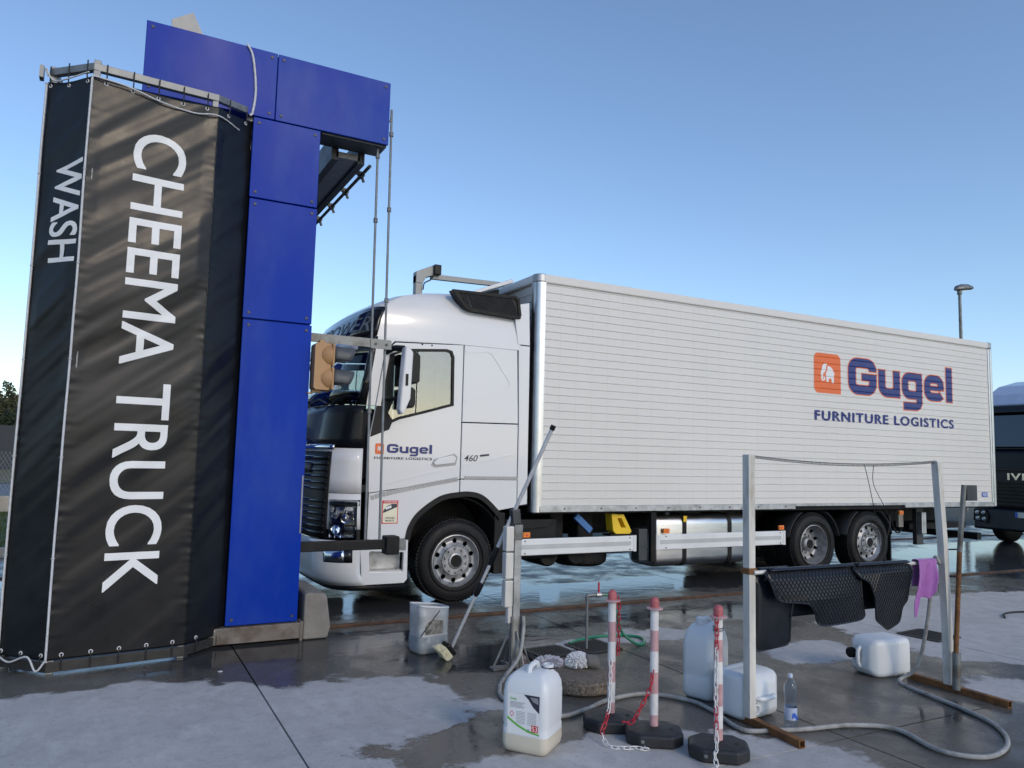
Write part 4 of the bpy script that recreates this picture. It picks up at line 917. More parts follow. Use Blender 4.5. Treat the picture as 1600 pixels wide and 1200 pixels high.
for y, s in ((TYB-.014, 1), (TYB+TWB+.014, -1)): MB().loft([[V(BX0-.008+.0*z, 0, 0)+V(a, c, 0)+V(0, 0, z) for a, c in [(.13, y)]+[(.1*(1-math.sin(q)), y+s*.1*(1-math.cos(q))) for q in rangef(0, PI/2, 8)]+[(0, y+s*.13), (.13, y+s*.13)]] for z in (3.895, 4.0)]).build('corner_cap', 'alu_dull', T, bevel=.012, smooth=True)
MB().span(BX0+.05, BX1-.02, TYB+.02, TYB+TWB-.02, 3.958, 3.99).build('box_roof', 'box_panel', T)
MB().span(BX0+.03, BX1, TYB+.03, TYB+TWB-.03, 1.0, 1.06).build('box_floor', 'chassis', T)
bb = MB()
for i in range(11):
    x = 5.1+i*.55
    if 9.1 < x < 11.7: continue
    bb.cyl((x, TYB-.017, 1.06), (x, TYB-.011, 1.06), .011, n=8)
bb.build('rail_bolts', 'steel_dark', T)['kind'] = 'stuff'
for x0, x1, dy, m in ((BX1-.1, BX1-.052, .012, 'alu'), (BX1-.048, BX1+.01, .02, 'alu')):
    for y0, y1 in ((TYB-dy, TYB+.05), (TYB+TWB-.05, TYB+TWB+dy)): MB().span(x0, x1, y0, y1, 1.02, 3.884).build('rear_frame', m, T, bevel=.012, seg=3)
MB().span(BX1-.11, BX1+.015, TYB-.018, TYB+.06, 3.886, 4.004).build('rear_corner', 'alu_dull', T, bevel=.02, seg=3)
for k in (0, 1): MB().span(BX1-.03, BX1+.01, TYB+.07+k*1.25, TYB+1.23+k*1.25, 1.1, 3.85).build('rear_door', 'box_panel', T, bevel=.006)
# prints on the planks: sliced at the ribs
def slice_planks(vs, fs):
    ys = []
    for k in range(NP+1):
        z = BZ0+k*ph; ys += [z, z-.017]
    lo = min(p.y for p in vs); hi = max(p.y for p in vs); ys = [z for z in ys if lo < z < hi]
    return cut(vs, fs, (), ys)
def plank_off(z):
    """how far the plank face stands behind (+) or before (-) the plane at height z"""
    f = ((z-BZ0+1e-6) % ph)
    for (y0, z0), (y1, z1) in zip(prof, prof[1:]):
        if z0 <= f <= z1 and z1 > z0: return y0+(y1-y0)*(f-z0)/(z1-z0)
    return .003
def slice2(vs, fs):
    ys = []
    for k in range(NP+1): ys += [BZ0+k*ph+q[1]-1e-5 for q in prof]+[BZ0+k*ph+1e-4]
    lo = min(p.y for p in vs); hi = max(p.y for p in vs); ys = sorted(set(z for z in ys if lo < z < hi))
    return cut(vs, fs, (), ys)
def print_planks(vs, fs, name, m, off):
    vs, fs = slice2(vs, fs); b = MB(); b.v = [V(p.x, TYB+plank_off(p.y)-off, p.y) for p in vs]; b.f = fs; return b.build(name, m, T)
lx0, lx1, lz0, lz1 = 9.60, 10.21, 2.80, 3.43
print_planks(*tri2(rrect(lx0, lx1, lz0, lz1, .1, 6, (1, 1, 1, 0))), 'logo_print', 'orange_print', .0012)
for E_ in (ELEPH_HEAD, ELEPH_BODY): print_planks(*tri2([(lx0+.61*(a*.98), lz0+.63*c) for a, c in E_]), 'logo_print', 'white_print', .0022)
for fat, m, off in ((.03, 'orange_print', .0012), (0, 'navy_print', .0027)):
    for k, (vs, fs) in enumerate(gugel(10.39, 2.83, 2.71, .585, fat)): print_planks(vs, fs, 'lettering', m, off+k*.00015)
vs, fs = text_mesh('FURNITURE LOGISTICS', 1, 0, 1.16)
for k, (dx, dz) in enumerate(((0, 0), (.012, 0), (-.012, 0), (.006, .007), (-.006, -.007), (.018, 0))): print_planks(fit(vs, 9.61+dx, 13.09+dx, 2.377+dz, 2.523+dz), fs, 'lettering', 'navy_print', .0012+k*.0002)
MB().span(13.86, 14.02, TYB-.0085, TYB-.007, 1.19, 1.27).build('small_label', 'blue_print', T)
vs, fs = text_mesh('FREED', 1, .01); b = MB(); vs = fit(vs, 13.875, 14.005, 1.205, 1.255); b.v = [V(p.x, TYB-.0095, p.y) for p in vs]; b.f = fs; b.build('lettering', 'white_print', T)
# ================================================================== SECOND TRUCK, LAMP, FAR POST
I = thing('parked_truck', (19.2, 9.55, 0), 'dark navy tractor truck with pale roof waiting behind the furniture truck', 'truck')
ix, iy0, iy1 = 18.0, 8.32, 10.78
def iprof(pts, name, m, y0=iy0, y1=iy1, bev=.08): return MB().poly(pts, lambda a, b: V(a, y0, b), (0, y1-y0, 0)).build(name, m, I, bevel=bev, seg=4)
body = iprof([(18.02, .78), (20.2, .78), (20.2, 2.12), (18.06, 2.12)], 'cab_body', 'iveco_dark')
iprof([(17.9, .32), (18.5, .3), (18.6, .5), (18.6, .8), (17.94, .8)], 'bumper', 'iveco_dark', bev=.05)
iprof([(18.1, 2.12), (20.2, 2.12), (20.2, 2.98), (18.32, 2.98)], 'cab_upper', 'iveco_dark', bev=.05)
iprof([(18.06, 2.2), (18.1, 2.2), (18.33, 2.94), (18.28, 2.94)], 'windscreen', 'tinted_glass', iy0+.12, iy1-.12, .01)
iprof([(18.18, 2.98), (20.2, 2.98), (20.2, 3.14), (18.22, 3.14)], 'visor_band', 'black_gloss', bev=.03)
iprof([(18.24, 3.14), (20.2, 3.14), (20.2, 3.85), (19.6, 3.82), (18.9, 3.66), (18.45, 3.42)], 'roof', 'iveco_pale', iy0+.05, iy1-.05, .12)
for k in range(7): MB().span(17.985, 18.03, iy0+.3, iy1-.3, .86+k*.085, .905+k*.085).build('grille_slat', 'black_gloss', I, bevel=.008)
MB().span(17.99, 18.03, iy0+.2, iy1-.2, 1.66, 1.7).build('grille_slat', 'black_gloss', I, bevel=.008)
vs, fs = text_mesh('IVECO', 1, .03, 1.15); vs = fit(vs, 0, .98, 0, .155); b = MB(); b.v = [V(18.028, 10.04-p.x, 1.45+p.y) for p in vs]; b.f = fs; b.build('lettering', 'chrome', I, solid=.012)
for y, s in ((iy1-.02, -1), (iy0+.02, 1)):
    h = MB().poly([(0, .5), (.33*s, .45), (.36*s, .62), (.28*s, .78), (.02*s, .76)], lambda a, b: V(17.885, y+a, b), (.03, 0, 0)).build('headlight', 'black_gloss', I, bevel=.01)
    for dy, z, r in ((.1, .7, .045), (.24, .7, .045), (.11, .57, .045), (.25, .56, .045)): MB().lathe([(r, 0), (r*.75, .008), (r*.4, -.004), (.003, -.01)], (17.88, y+s*dy, z), 'X', 16).build('reflector', 'chrome', h, smooth=True)
    MB().poly([(0, .49), (.34*s, .44), (.37*s, .62), (.29*s, .79), (.01*s, .77)], lambda a, b: V(17.868, y+a, b), (.004, 0, 0)).build('lens', 'lamp_glass', h)
    for x in (18.95, 22.5): 
        b = MB().lathe([(.2, 0), (.28, -.01), (.3, .03), (.44, .0), (.5, .05), (.5, .27), (.44, .31), (.2, .3)], (x, y-.02 if s < 0 else y+.02, .5), 'Y', 36); 
        if s < 0: b.v = [V(p.x, 2*(y-.02)-p.y, p.z) for p in b.v]
        b.build('wheel', 'rubber', I, smooth=True)
    MB().span(18.5, 18.62, y-s*.02, y-s*.22, 1.75, 2.6).build('mirror', 'black_plastic', I, bevel=.03)
pl_ = MB().span(17.872, 17.888, 9.3, 9.82, .63, .75).build('number_plate', 'plate_white', I); MB().span(17.869, 17.871, 9.765, 9.82, .63, .75).build('plate_band', 'blue_print', pl_)
MB().span(18.7, 25, 9.1, 10.0, .55, .85).build('chassis_rail', 'chassis', I)
MB().span(20.5, 27.5, 8.3, 10.8, 1.2, 3.7).build('trailer_body', 'box_panel', I, bevel=.03)
MB().tube([(18.12, 9.3, 2.22), (18.2, 9.8, 2.5)], .015, 6).build('wiper', 'black_plastic', I)
S = thing('street_lamp', (29.5, 18, 0), 'slim grey street lamp with a flat oval head rising behind the box body', 'street lamp')
MB().cyl((29.5, 18, 0), (29.5, 18, 8.65), .085, .055, 12).build('pole', 'steel_grey', S, smooth=True)
b = MB(); b.loft([[V(29.25+1.15*t, 18+w*math.cos(a), 8.72+.18*t+h*(math.sin(a) if math.sin(a) > 0 else math.sin(a)*.35)) for a in [2*PI*j/16 for j in range(16)]] for t, w, h in ((0, .05, .05), (.06, .12, .15), (.3, .2, .2), (.6, .21, .19), (.85, .14, .12), (1, .03, .03))])
b.build('lamp_head', 'steel_grey', S, smooth=True); MB().cyl((29.5, 18, 8.55), (29.5, 18, 8.78), .09, n=12).build('collar', 'steel_grey', S)
MB().box((29.85, 18, 8.76), (.5, .26, .03), Matrix.Rotation(-.16, 3, 'Y')).build('lamp_glass', 'lamp_glass', S)
S = thing('floodlight_post', (4.72, 12.6, 0), 'square steel post carrying a black floodlight and long arm behind the cab', 'post')
MB().span(4.65, 4.78, 12.53, 12.67, 0, 4.86).build('post', 'galv', S, bevel=.006)
MB().poly([(4.65, 4.72), (4.78, 4.72), (4.84, 4.84), (5.0, 4.9), (5.0, 5.06), (4.92, 5.05), (4.65, 4.92)], lambda a, b: V(a, 12.52, b), (0, .16, 0)).build('bracket', 'galv', S, bevel=.005)
fl = MB().span(4.97, 5.1, 12.45, 12.7, 4.9, 5.08).build('floodlight', 'black_plastic', S, bevel=.01); MB().span(5.101, 5.106, 12.48, 12.67, 4.93, 5.06).build('lens', 'tinted_glass', fl)
MB().poly([(4.95, 4.83), (6.7, 4.88), (6.7, 4.96), (4.95, 4.92)], lambda a, b: V(a, 12.55, b), (0, .08, 0)).build('arm', 'galv', S)
MB().tube(smooth_path([(4.98, 12.5, 4.9), (4.92, 12.5, 4.8), (4.8, 12.5, 4.72), (4.78, 12.5, 4.6)], 5), .012, 6).build('cable', 'cord_black', S)
# hanging control box at the tail of the white truck
MB().span(12.42, 12.6, TY+.25, TY+.33, .36, 1.02).build('tail_post', 'steel_dark', T, bevel=.005); MB().span(12.44, 12.56, TY+.16, TY+.25, .55, .92).build('tail_box', 'alu_dull', T, bevel=.012)
# ================================================================== YARD THINGS
def lthing(name, loc, rot, label, cat, group=None):
    o = thing(name, loc, label, cat, group); o.rotation_euler = rot; o['_base'] = (0, 0, 0); return o
def jug(name, loc, rot, w, d, h, label, cap=None, neck=(.3, 0), liquid=0, shoulder=.07):
    o = lthing(name, loc, rot, label, 'jerrycan', 'white plastic jerrycans in the yard')
    def ring(z, ins, r=.045): return [V(a, b_, z) for a, b_ in rrect(-w/2+ins, w/2-ins, -d/2+ins, d/2-ins, max(.015, r-ins*.5), 5)]
    lv = [(0, .035), (.006, .018), (.02, .006), (.05, 0), (h*.3, .0), (h*.33, .004), (h*.36, .0), (h-shoulder-.05, 0), (h-shoulder, .006), (h-shoulder*.5, .022), (h-.012, .048), (h, .065)]
    b = MB(); b.loft([ring(z, i) for z, i in lv]); b.build('body', 'jug', o, smooth=True, angle=50)
    hw = w*.26
    MB().tube(smooth_path([(-hw, 0, h-.02), (-hw*.8, 0, h+.02), (0, 0, h+.03), (hw*.7, 0, h+.02), (hw, 0, h-.02)], 5), .016, 8).build('handle', 'jug', o, smooth=True)
    nx, ny = neck[0]*w, neck[1]*d
    nk = MB().lathe([(.034, -.03), (.034, .018), (.03, .02), (.026, .02), (.026, -.02)], (nx, ny, h), 'Z', 24).build('neck', 'jug', o, smooth=True)
    MB().tube([(nx+.037*math.cos(a), ny+.037*math.sin(a), h+.0) for a in [2*PI*j/24 for j in range(24)]], .004, 5, closed=True).build('neck_ring', 'black_plastic' if cap is None else cap, nk)
    if cap:
        b = MB().lathe([(.001, .045), (.033, .045), (.038, .038), (.038, -.0)], (nx, ny, h), 'Z', 28)
        for j in range(20): a = 2*PI*j/20; b.box((nx+.038*math.cos(a), ny+.038*math.sin(a), h+.02), (.006, .005, .034), Matrix.Rotation(a, 3, 'Z'))
        b.build('cap', cap, o, smooth=True, angle=30)
    else: MB().lathe([(.001, -.012), (.026, -.012)], (nx, ny, h), 'Z', 20).build('opening', 'grey_print', nk)
    if liquid:
        b = MB(); b.loft([ring(z, i-.0012) for z, i in lv[:4]+[(liquid, 0)]], True, False); b.build('liquid', 'jug_liquid', o, smooth=True, angle=50)
    return o
J = jug('jerrycan', (2.325, 4.03, 0), (0, 0, math.radians(38)), .285, .285, .445, 'white jerrycan with printed label and green stripe standing beside the chained posts', None, (.26, -.22), .105)
# printed label wraps the face at local -x
def lab(pts, m, off, name='label_print'):
    vs, fs = tri2(pts); b = MB(); b.v = [V(-.1427-off, -p.x, p.y) for p in vs]; b.f = fs; return b.build(name, m, J)
lab([(-.1, .11), (.098, .11), (.098, .335), (-.1, .335)], 'white_print', .0008)
lab([(-.1, .19), (-.04, .155), (.03, .128), (.098, .118), (.098, .128), (.03, .14), (-.04, .168), (-.1, .205)], 'green_print', .0014)
lab([(.0, .335), (.098, .335), (.098, .24), (.06, .27), (.03, .31)], 'dark_print', .0014); lab([(.04, .325), (.09, .325), (.092, .29), (.06, .3)], 'grey_print', .002)
def labtext(s, x0, x1, z0, z1, m, off=.002):
    vs, fs = text_mesh(s, 1, .01); vs = fit(vs, x0, x1, z0, z1); b = MB(); b.v = [V(-.1427-off, -p.x, p.y) for p in vs]; b.f = fs; b.build('label_print', m, J)
lab([(.05, .135), (.092, .135), (.092, .172), (.05, .172)], 'red_print', .0016); labtext('53', .054, .088, .14, .167, 'white_print', .0022)
labtext('25L', .025, .042, .138, .148, 'dark_print'); labtext('Global', -.085, -.045, .298, .312, 'green_print')
for k in range(5): lab([(-.085, .285-k*.007), (.01-.01*(k % 3), .285-k*.007), (.01-.01*(k % 3), .288-k*.007), (-.085, .288-k*.007)], 'grey_print', .0014)
for k in range(9): lab([(-.045, .235-k*.008), (.01, .235-k*.008), (.01, .2375-k*.008), (-.045, .2375-k*.008)], 'grey_print', .0014); lab([(.025, .235-k*.008), (.08, .235-k*.008), (.08, .2375-k*.008), (.025, .2375-k*.008)], 'grey_print', .0014)
dm = [(-.085, .22), (-.0725, .235), (-.06, .22), (-.0725, .205)]; vs, fs = ribbon(dm, .003, True); b = MB(); b.v = [V(-.1427-.0015, -p.x, p.y) for p in vs]; b.f = fs; b.build('label_print', 'red_print', J)
jug('jerrycan', (3.965, 4.37, 0), (0, 0, math.radians(20)), .29, .24, .52, 'tall plain white jerrycan standing behind the chained posts', 'jug', (-.22, 0), 0, .1)
jug('jerrycan', (3.93, 4.1, .15), (math.radians(90), 0, math.radians(8)), .36, .3, .30, 'white jerrycan lying on its side beside the rack post, opening towards the posts', None, (-.33, -.2), 0, .05)
jug('jerrycan', (5.93, 4.23, .15), (0, math.radians(-90), math.radians(-6)), .3, .28, .41, 'white jerrycan with black cap lying on its side under the hanging mats', 'black_plastic', (.05, .28), 0, .06)
# cut open canister used as a bucket
J = lthing('cut_canister', (2.575, 6.3, 0), (0, 0, math.radians(12)), 'cut open translucent canister used as a bucket beside the long brush', 'bucket')
def ring(z, ins, slope=0): return [V(a, b_, z+slope*a) for a, b_ in rrect(-.15+ins, .15-ins, -.11+ins, .11-ins, .05, 5)]
b = MB(); b.loft([ring(0, .03), ring(.012, .01), ring(.05, 0), ring(.15, 0), ring(.16, .004), ring(.3, 0), ring(.395, 0, -.13)], True, False); b.f.append(tuple(range(24))); b.build('body', 'cut_plastic', J, smooth=True, angle=50, solid=.003)
MB().loft([ring(.013, .009), ring(.05, -.0018), ring(.15, -.0018)], True, False).build('dirty_water', 'murky', J, smooth=True)
MB().loft([ring(.385, .006, -.13), ring(.397, .006, -.13), ring(.397, -.004, -.13), ring(.385, -.004, -.13)], True, False).build('cut_rim', 'jug', J)
MB().poly([(-.105, .17), (.07, .165), (.075, .27), (-.02, .29), (-.08, .275), (-.11, .24)], lambda a, b_: V(a, -.1125, b_), (0, .001, 0)).build('dirt_patch', 'grime', J)
MB().tube([(-.16, -.118, .16), (-.02, -.118, .31), (.03, -.118, .36)], .004, 5).build('wire_handle', 'cord_black', J)
# --- brush on a long pole, leaning on the stand
B = thing('wash_brush', (2.62, 6.03, 0), 'long silver telescopic pole with a wash brush leaning on the steel stand', 'brush')
p0, p1 = V(2.655, 6.0, .07), V(3.164, 5.25, 1.948); L_ = p1-p0
def on(t): return p0+L_*t
MB().cyl(on(0), on(.4), .0135, n=12).build('pole_lower', 'pole_silver', B, smooth=True)
MB().cyl(on(.46), on(.985), .0165, n=12).build('pole_upper', 'pole_silver', B, smooth=True)
MB().tube([on(.25), on(.26), on(.30), on(.31)], [.018, .025, .027, .02], 12).build('grip', 'black_plastic', B, smooth=True)
MB().tube([on(.39), on(.40), on(.46), on(.47)], [.018, .024, .024, .018], 12).build('grip', 'black_plastic', B, smooth=True)
MB().cyl(on(.982), on(1.0), .022, n=14).build('end_cap', 'black_plastic', B, smooth=True)
hd = MB().box((2.645, 6.01, .085), (.11, .14, .035), Matrix.Rotation(.9, 3, 'Y')).build('brush_head', 'black_plastic', B, bevel=.01)
br = MB()
for k in range(420):
    a = random.uniform(-.07, .07); c = random.uniform(-.055, .055); q = V(2.635, 6.01, .08)+Matrix.Rotation(.9, 3, 'Y') @ V(c, a, -.015); d = Matrix.Rotation(.9, 3, 'Y') @ V(random.gauss(c*3, .15), random.gauss(a*2, .15), -1).normalized()
    e = q+d*.065
    if e.z < .004: e.z = .004
    br.tube([q, (q+e)/2+V(random.gauss(0, .003), 0, 0), e], .0022, 3, False)
br.build('bristles', 'brush_yellow', B)['kind'] = 'stuff'
# --- steel stand
S = thing('hose_stand', (3.0, 5.53, 0), 'grey aluminium stand post with splayed feet and small boxes on its side', 'stand')
MB().span(2.972, 3.035, 5.5, 5.56, .0, 1.135).build('post', 'alu_dull', S, bevel=.005)
MB().span(2.966, 3.041, 5.494, 5.566, 1.02, 1.142).build('post_sleeve', 'steel_grey', S, bevel=.004)
MB().poly([(2.955, 1.143), (3.03, 1.143), (3.015, 1.27), (2.94, 1.26)], lambda a, b_: V(a, 5.5, b_), (0, .06, 0)).build('top_bracket', 'steel_dark', S, bevel=.008)
for k, (z0, z1) in enumerate(((.93, 1.13), (.71, .92), (.49, .70))): MB().span(2.895, 2.967, 5.5, 5.57, z0, z1).build('switch_box', 'post_white', S, bevel=.008)
MB().span(2.93, 2.97, 5.51, 5.56, .36, .49).build('switch_box', 'post_white', S, bevel=.008)
for dx, dy in ((-.16, .05), (.15, -.02), (.02, -.16), (0, .17)):
    MB().box((3.0+dx*.55, 5.53+dy*.55, .012), (abs(dx)*1.0+.03, abs(dy)*1.0+.03, .018)).build('foot', 'steel_grey', S)
    MB().tube([(3.0+dx*.95, 5.53+dy*.95, .02), (3.0+dx*.22, 5.53+dy*.22, .3)], .009, 6).build('brace', 'galv', S)
MB().span(2.955, 2.97, 5.49, 5.5, .0, .42).span(3.037, 3.05, 5.49, 5.5, .0, .42).build('side_bar', 'steel_grey', S)
# --- long grey hose
hp = [(3.05, 5.47, .42), (3.04, 5.45, .30), (2.98, 5.40, .13), (2.80, 5.28, .03), (2.66, 5.1, .018), (2.56, 4.82, .018), (2.70, 4.40, .018), (2.95, 4.42, .018), (3.22, 4.53, .018), (3.55, 4.54, .018), (3.74, 4.30, .018), (3.74, 4.05, .018), (3.66, 3.7, .018), (3.86, 3.6, .018), (4.05, 3.54, .018), (4.38, 3.47, .018), (4.59, 3.3, .018), (4.5, 2.95, .018), (4.66, 2.77, .018), (4.98, 2.83, .018), (5.27, 3.06, .018), (5.42, 3.39, .018), (5.50, 3.72, .018), (5.62, 4.0, .018), (5.73, 3.92, .14), (5.7, 3.8, .55), (5.72, 3.775, .9), (5.725, 3.745, 1.0), (5.72, 3.71, .95)]
hp = [V(p[0], p[1], .0155) if p[2] == .018 else V(*p) for p in hp]; path = smooth_path(hp, 10)
h = MB().tube(path, .0145, 8); tag(h.build('hose', 'hose_grey', smooth=True), 'long grey ribbed hose snaking over the wet concrete to the rack', 'hose')
# --- rack
R = thing('drying_rack', (4.8, 3.74, 0), 'white post rack with rusty feet, sagging spring line and a hanging bar', 'rack')
MB().span(3.782, 3.838, 3.755, 3.815, .045, 1.745).build('post', 'post_white', R, bevel=.004)
MB().span(3.772, 3.848, 3.745, 3.825, .96, 1.0).build('rusty_clamp', 'rust', R, bevel=.008)
def openbar(a, b_, s=.023):
    a, b_ = V(*a), V(*b_); t = (b_-a).normalized(); n = V(-t.y, t.x, 0); o = MB()
    def rg(P, q): return [P+n*q*i+V(0, 0, q*j) for i, j in ((-1, -1), (1, -1), (1, 1), (-1, 1))]
    o.loft([rg(a+t*.03, s*.82), rg(a, s*.82), rg(a, s), rg(b_, s), rg(b_, s*.82), rg(b_-t*.03, s*.82)], True, True); return o.build('foot_bar', 'rust', R)
openbar((3.85, 4.12, .024), (3.79, 3.345, .024)); openbar((5.82, 4.06, .024), (5.80, 3.27, .024))
po = MB(); po.loft([[V(x+sx*.027, 3.715+sy*.027, z) for sx, sy in ((-1, -1), (1, -1), (1, 1), (-1, 1))] for x, z in ((5.80, .048), (5.795, .5), (5.77, 1.1), (5.722, 1.733))]); po.build('post', 'post_white', R)
MB().cyl((5.775, 3.64, .03), (5.785, 3.638, .3), .03, n=14).build('socket', 'steel_grey', R, smooth=True)
MB().cyl((5.78, 3.64, .3), (5.83, 3.62, 1.05), .018, n=12).build('pole', 'rust', R, smooth=True); MB().cyl((5.83, 3.62, 1.05), (5.88, 3.6, 1.56), .019, n=12).build('pole', 'steel_grey', R, smooth=True)
MB().span(5.9, 6.03, 3.59, 3.61, 1.44, 1.56).build('end_plate', 'steel_dark', R)
MB().tube([(5.80, 3.7, 1.06), (5.85, 3.62, 1.07)], .006, 5).tube([(5.80, 3.7, .86), (5.83, 3.62, .86)], .006, 5).build('wire_tie', 'cord_black', R)
MB().cyl((3.81, 3.745, .972), (5.79, 3.735, .965), .014, n=10).build('hanging_bar', 'post_white', R, smooth=True)
def spr(t): return V(lerp(3.81, 5.722, t), lerp(3.785, 3.715, t), 1.735-.05*4*t*(1-t)*.8)
MB().tube([spr(i/1500)+V(0, .0085*math.cos(i*2*PI/10), .0085*math.sin(i*2*PI/10)) for i in range(1501)], .002, 4).build('spring_line', 'steel_grey', R)
for dx in (0, .05): MB().tube(smooth_path([spr(.58+dx), spr(.58+dx)+V(.05-dx, 0, -.15), spr(.58)+V(.12+dx*3, 0, -.4), spr(.58)+V(.16+dx, 0, -.6), spr(.58)+V(.2, -.02, -.72)], 6), .003, 4).build('thin_wire', 'cord_black', R)
def inside(p, poly):
    r = False
    for i in range(len(poly)):
        (x1, y1), (x2, y2) = poly[i-1], poly[i]
        if (y1 > p[1]) != (y2 > p[1]) and p[0] < (x2-x1)*(p[1]-y1)/(y2-y1)+x1: r = not r
    return r
def rubber_mat(pts, y, label, bend, ridges=True, seed=0):
    t = thing('rubber_mat', (sum(p[0] for p in pts)/len(pts), y, .5), label, 'floor mat', 'rubber cab mats hanging on the rack')
    def rnd(P):
        out = []
        for i in range(len(P)):
            a, c, e = V(*P[i-1], 0), V(*P[i], 0), V(*P[(i+1) % len(P)], 0); k = .3 if (a-c).length < .12 or (e-c).length < .12 else .14
            p_, q_ = c.lerp(a, k), c.lerp(e, k); out += [(p_.lerp(c, s).lerp(c.lerp(q_, s), s).x, p_.lerp(c, s).lerp(c.lerp(q_, s), s).y) for s in (0, .33, .66, 1)]
        return out
    P = rnd(pts); zt_ = max(p[1] for p in P); x0 = min(p[0] for p in P); x1 = max(p[0] for p in P)
    def f(a, b_, off=0): d = zt_-b_; return V(a, y-off-bend*math.sin(3.1*(a-x0)/(x1-x0)+seed)*min(1, d/.2)-.035*min(1, d/.06)+.1*d*d, b_)
    vs, fs = tri2(P); vs, fs = cut(vs, fs, [x0+.05*k for k in range(1, int((x1-x0)/.05)+1)], [.42+.04*k for k in range(16)])
    b = MB(); b.v = [f(p.x, p.y) for p in vs]; b.f = fs; o = b.build('mat_sheet', 'mat_rubber', t, smooth=True, angle=180, solid=.007)
    # part folded over the bar, hanging behind
    b = MB(); b.grid(lambda u, v: V(lerp(x0+.04, x1-.04, u), y-.035+.075*math.sin(v*PI/2) if v < .5 else y+.03+.01*v, zt_+.012*math.sin(min(1, v*2)*PI)-(max(0, v-.35))*.5), 16, 14); b.build('folded_back', 'mat_rubber', t, smooth=True, solid=.007)
    if ridges:
        b = MB(); st_ = .034
        for sg in (1, -1):
            k = int((x0-2)/st_)
            while k*st_ < x1+2:
                c0 = k*st_; seg = []
                for i in range(0, 70):
                    z = .44+i*.008; x = c0+sg*(z-.7)*.75
                    if inside((x, z), P) and inside((x, z+.006), P): seg.append(f(x, z, .0055))
                    else:
                        if len(seg) > 2: b.tube(seg, .0026, 4, False)
                        seg = []
                if len(seg) > 2: b.tube(seg, .0026, 4, False)
                k += 1
        b.build('tread_ridges', 'mat_rubber', t)
    ed = MB(); ed.tube([f(a, c, .003) for a, c in P], .006, 5, closed=True); ed.build('raised_edge', 'mat_rubber', t, smooth=True)
    return f, t
f1, t1 = rubber_mat([(3.865, .985), (4.775, .982), (4.78, .88), (4.80, .72), (4.845, .63), (4.80, .605), (4.36, .605), (4.295, .63), (4.275, .70), (4.22, .765), (4.0, .78), (3.955, .80), (3.90, .92)], 3.73, 'wide black diamond tread rubber mat draped over the rack bar beside the white post', .05)
MB().add([f1(4.0, .80, .008), f1(4.2, .79, .008), f1(4.2, .81, .008), f1(4.0, .82, .008)], [(0, 1, 2, 3)]).build('mat_tab', 'rubber', t1, solid=.003)
rubber_mat([(4.70, .988), (5.335, .98), (5.36, .93), (5.345, .71), (5.275, .655), (5.25, .545), (5.085, .51), (4.905, .60), (4.885, .75), (4.835, .87), (4.73, .91)], 3.712, 'narrower black diamond tread mat with cut-out corner hanging next to the purple cloth', .04, True, 1.5)
rubber_mat([(3.85, .98), (4.20, .98), (4.205, .8), (4.175, .65), (4.18, .475), (3.85, .45)], 3.80, 'smooth black rubber flap hanging behind the wide mat', .01, False)
# --- purple cloth
def cl(u, v):
    tab = [(0, .30), (.12, .41), (.3, .30), (.45, .27), (.6, .285), (.8, .22), (1, .17)]
    d = interp(tab, u)*v; k = min(1, v*1.8)
    x = lerp(5.45, 5.665, u)+k*(-.1*(1-u)*(d/.3)+.012*math.sin(u*9+v*3))
    y = 3.700-.012*k-.024*k*math.sin(u*9.5+.8*v)-.008*k*math.sin(u*21+1.5+2*v)
    return V(x, y, .989-d)
Cc = thing('purple_cloth', (5.54, 3.72, .6), 'purple microfibre cloth hung over the rack bar beside the mats', 'cloth')
b = MB(); b.grid(cl, 60, 40); b.build('front_fall', 'towel', Cc, smooth=True, angle=180, solid=.004)
b = MB(); b.grid(lambda u, v: V(5.45+.215*u, 3.700+.058*(v if v < .5 else .5)*2+.012*math.sin(u*12)*max(0, v-.5), .989+.008*math.sin(min(1, v*2)*PI)-max(0, v-.45)*.36), 40, 16); b.build('back_fall', 'towel', Cc, smooth=True, angle=180, solid=.004)
# --- bollards
def bollard(x, y, rz, label, n=6):
    o = lthing('chain_post', (x, y, 0), (0, 0, rz), label, 'barrier post', 'red and white chain posts on black rubber bases')
    ch_ = [(-.17, -.07), (-.1, -.145), (.1, -.145), (.17, -.07), (.17, .07), (.1, .145), (-.1, .145), (-.17, .07)]
    b = MB(); b.loft([[V(a*k, c*k, z) for a, c in ch_] for k, z in ((.97, 0), (1, .012), (1, .06), (.94, .075), (.35, .088), (.2, .09))]); bs = b.build('base', 'base_black', o, bevel=.012, seg=3)
    MB().cyl((.1, -.03, .07), (.1, -.03, .086), .012, n=10).build('base_hole', 'cord_black', bs); MB().cyl((-.08, -.146, .04), (-.08, -.138, .04), .011, n=10).build('base_screw', 'galv', bs)
    z = .085
    for k, hh in enumerate((.07, .125, .125, .125, .125, .125)):
        MB().cyl((0, 0, z), (0, 0, z+hh), .0255, n=20).build('band', 'bollard_pink' if k % 2 == 0 else 'bollard_white', o, smooth=True); z += hh
    MB().lathe([(.0255, 0), (.05, .0), (.052, .004), (.05, .008), (.029, .012)], (0, 0, z), 'Z', 28).build('collar', 'bollard_pink', o, smooth=True)
    MB().lathe([(.029, .008), (.029, .045), (.024, .062), (.012, .071), (.001, .073)], (0, 0, z), 'Z', 24).build('cap', 'cap_red', o, smooth=True)
bollard(2.95, 4.12, math.radians(-25), 'faded chain post beside the labelled jerrycan with white chain at its foot')
bollard(3.05, 3.815, math.radians(-32), 'faded chain post standing between the two other chain posts')
bollard(3.25, 3.475, math.radians(-38), 'faded chain post in front of the rack with chain wrapped at its top')
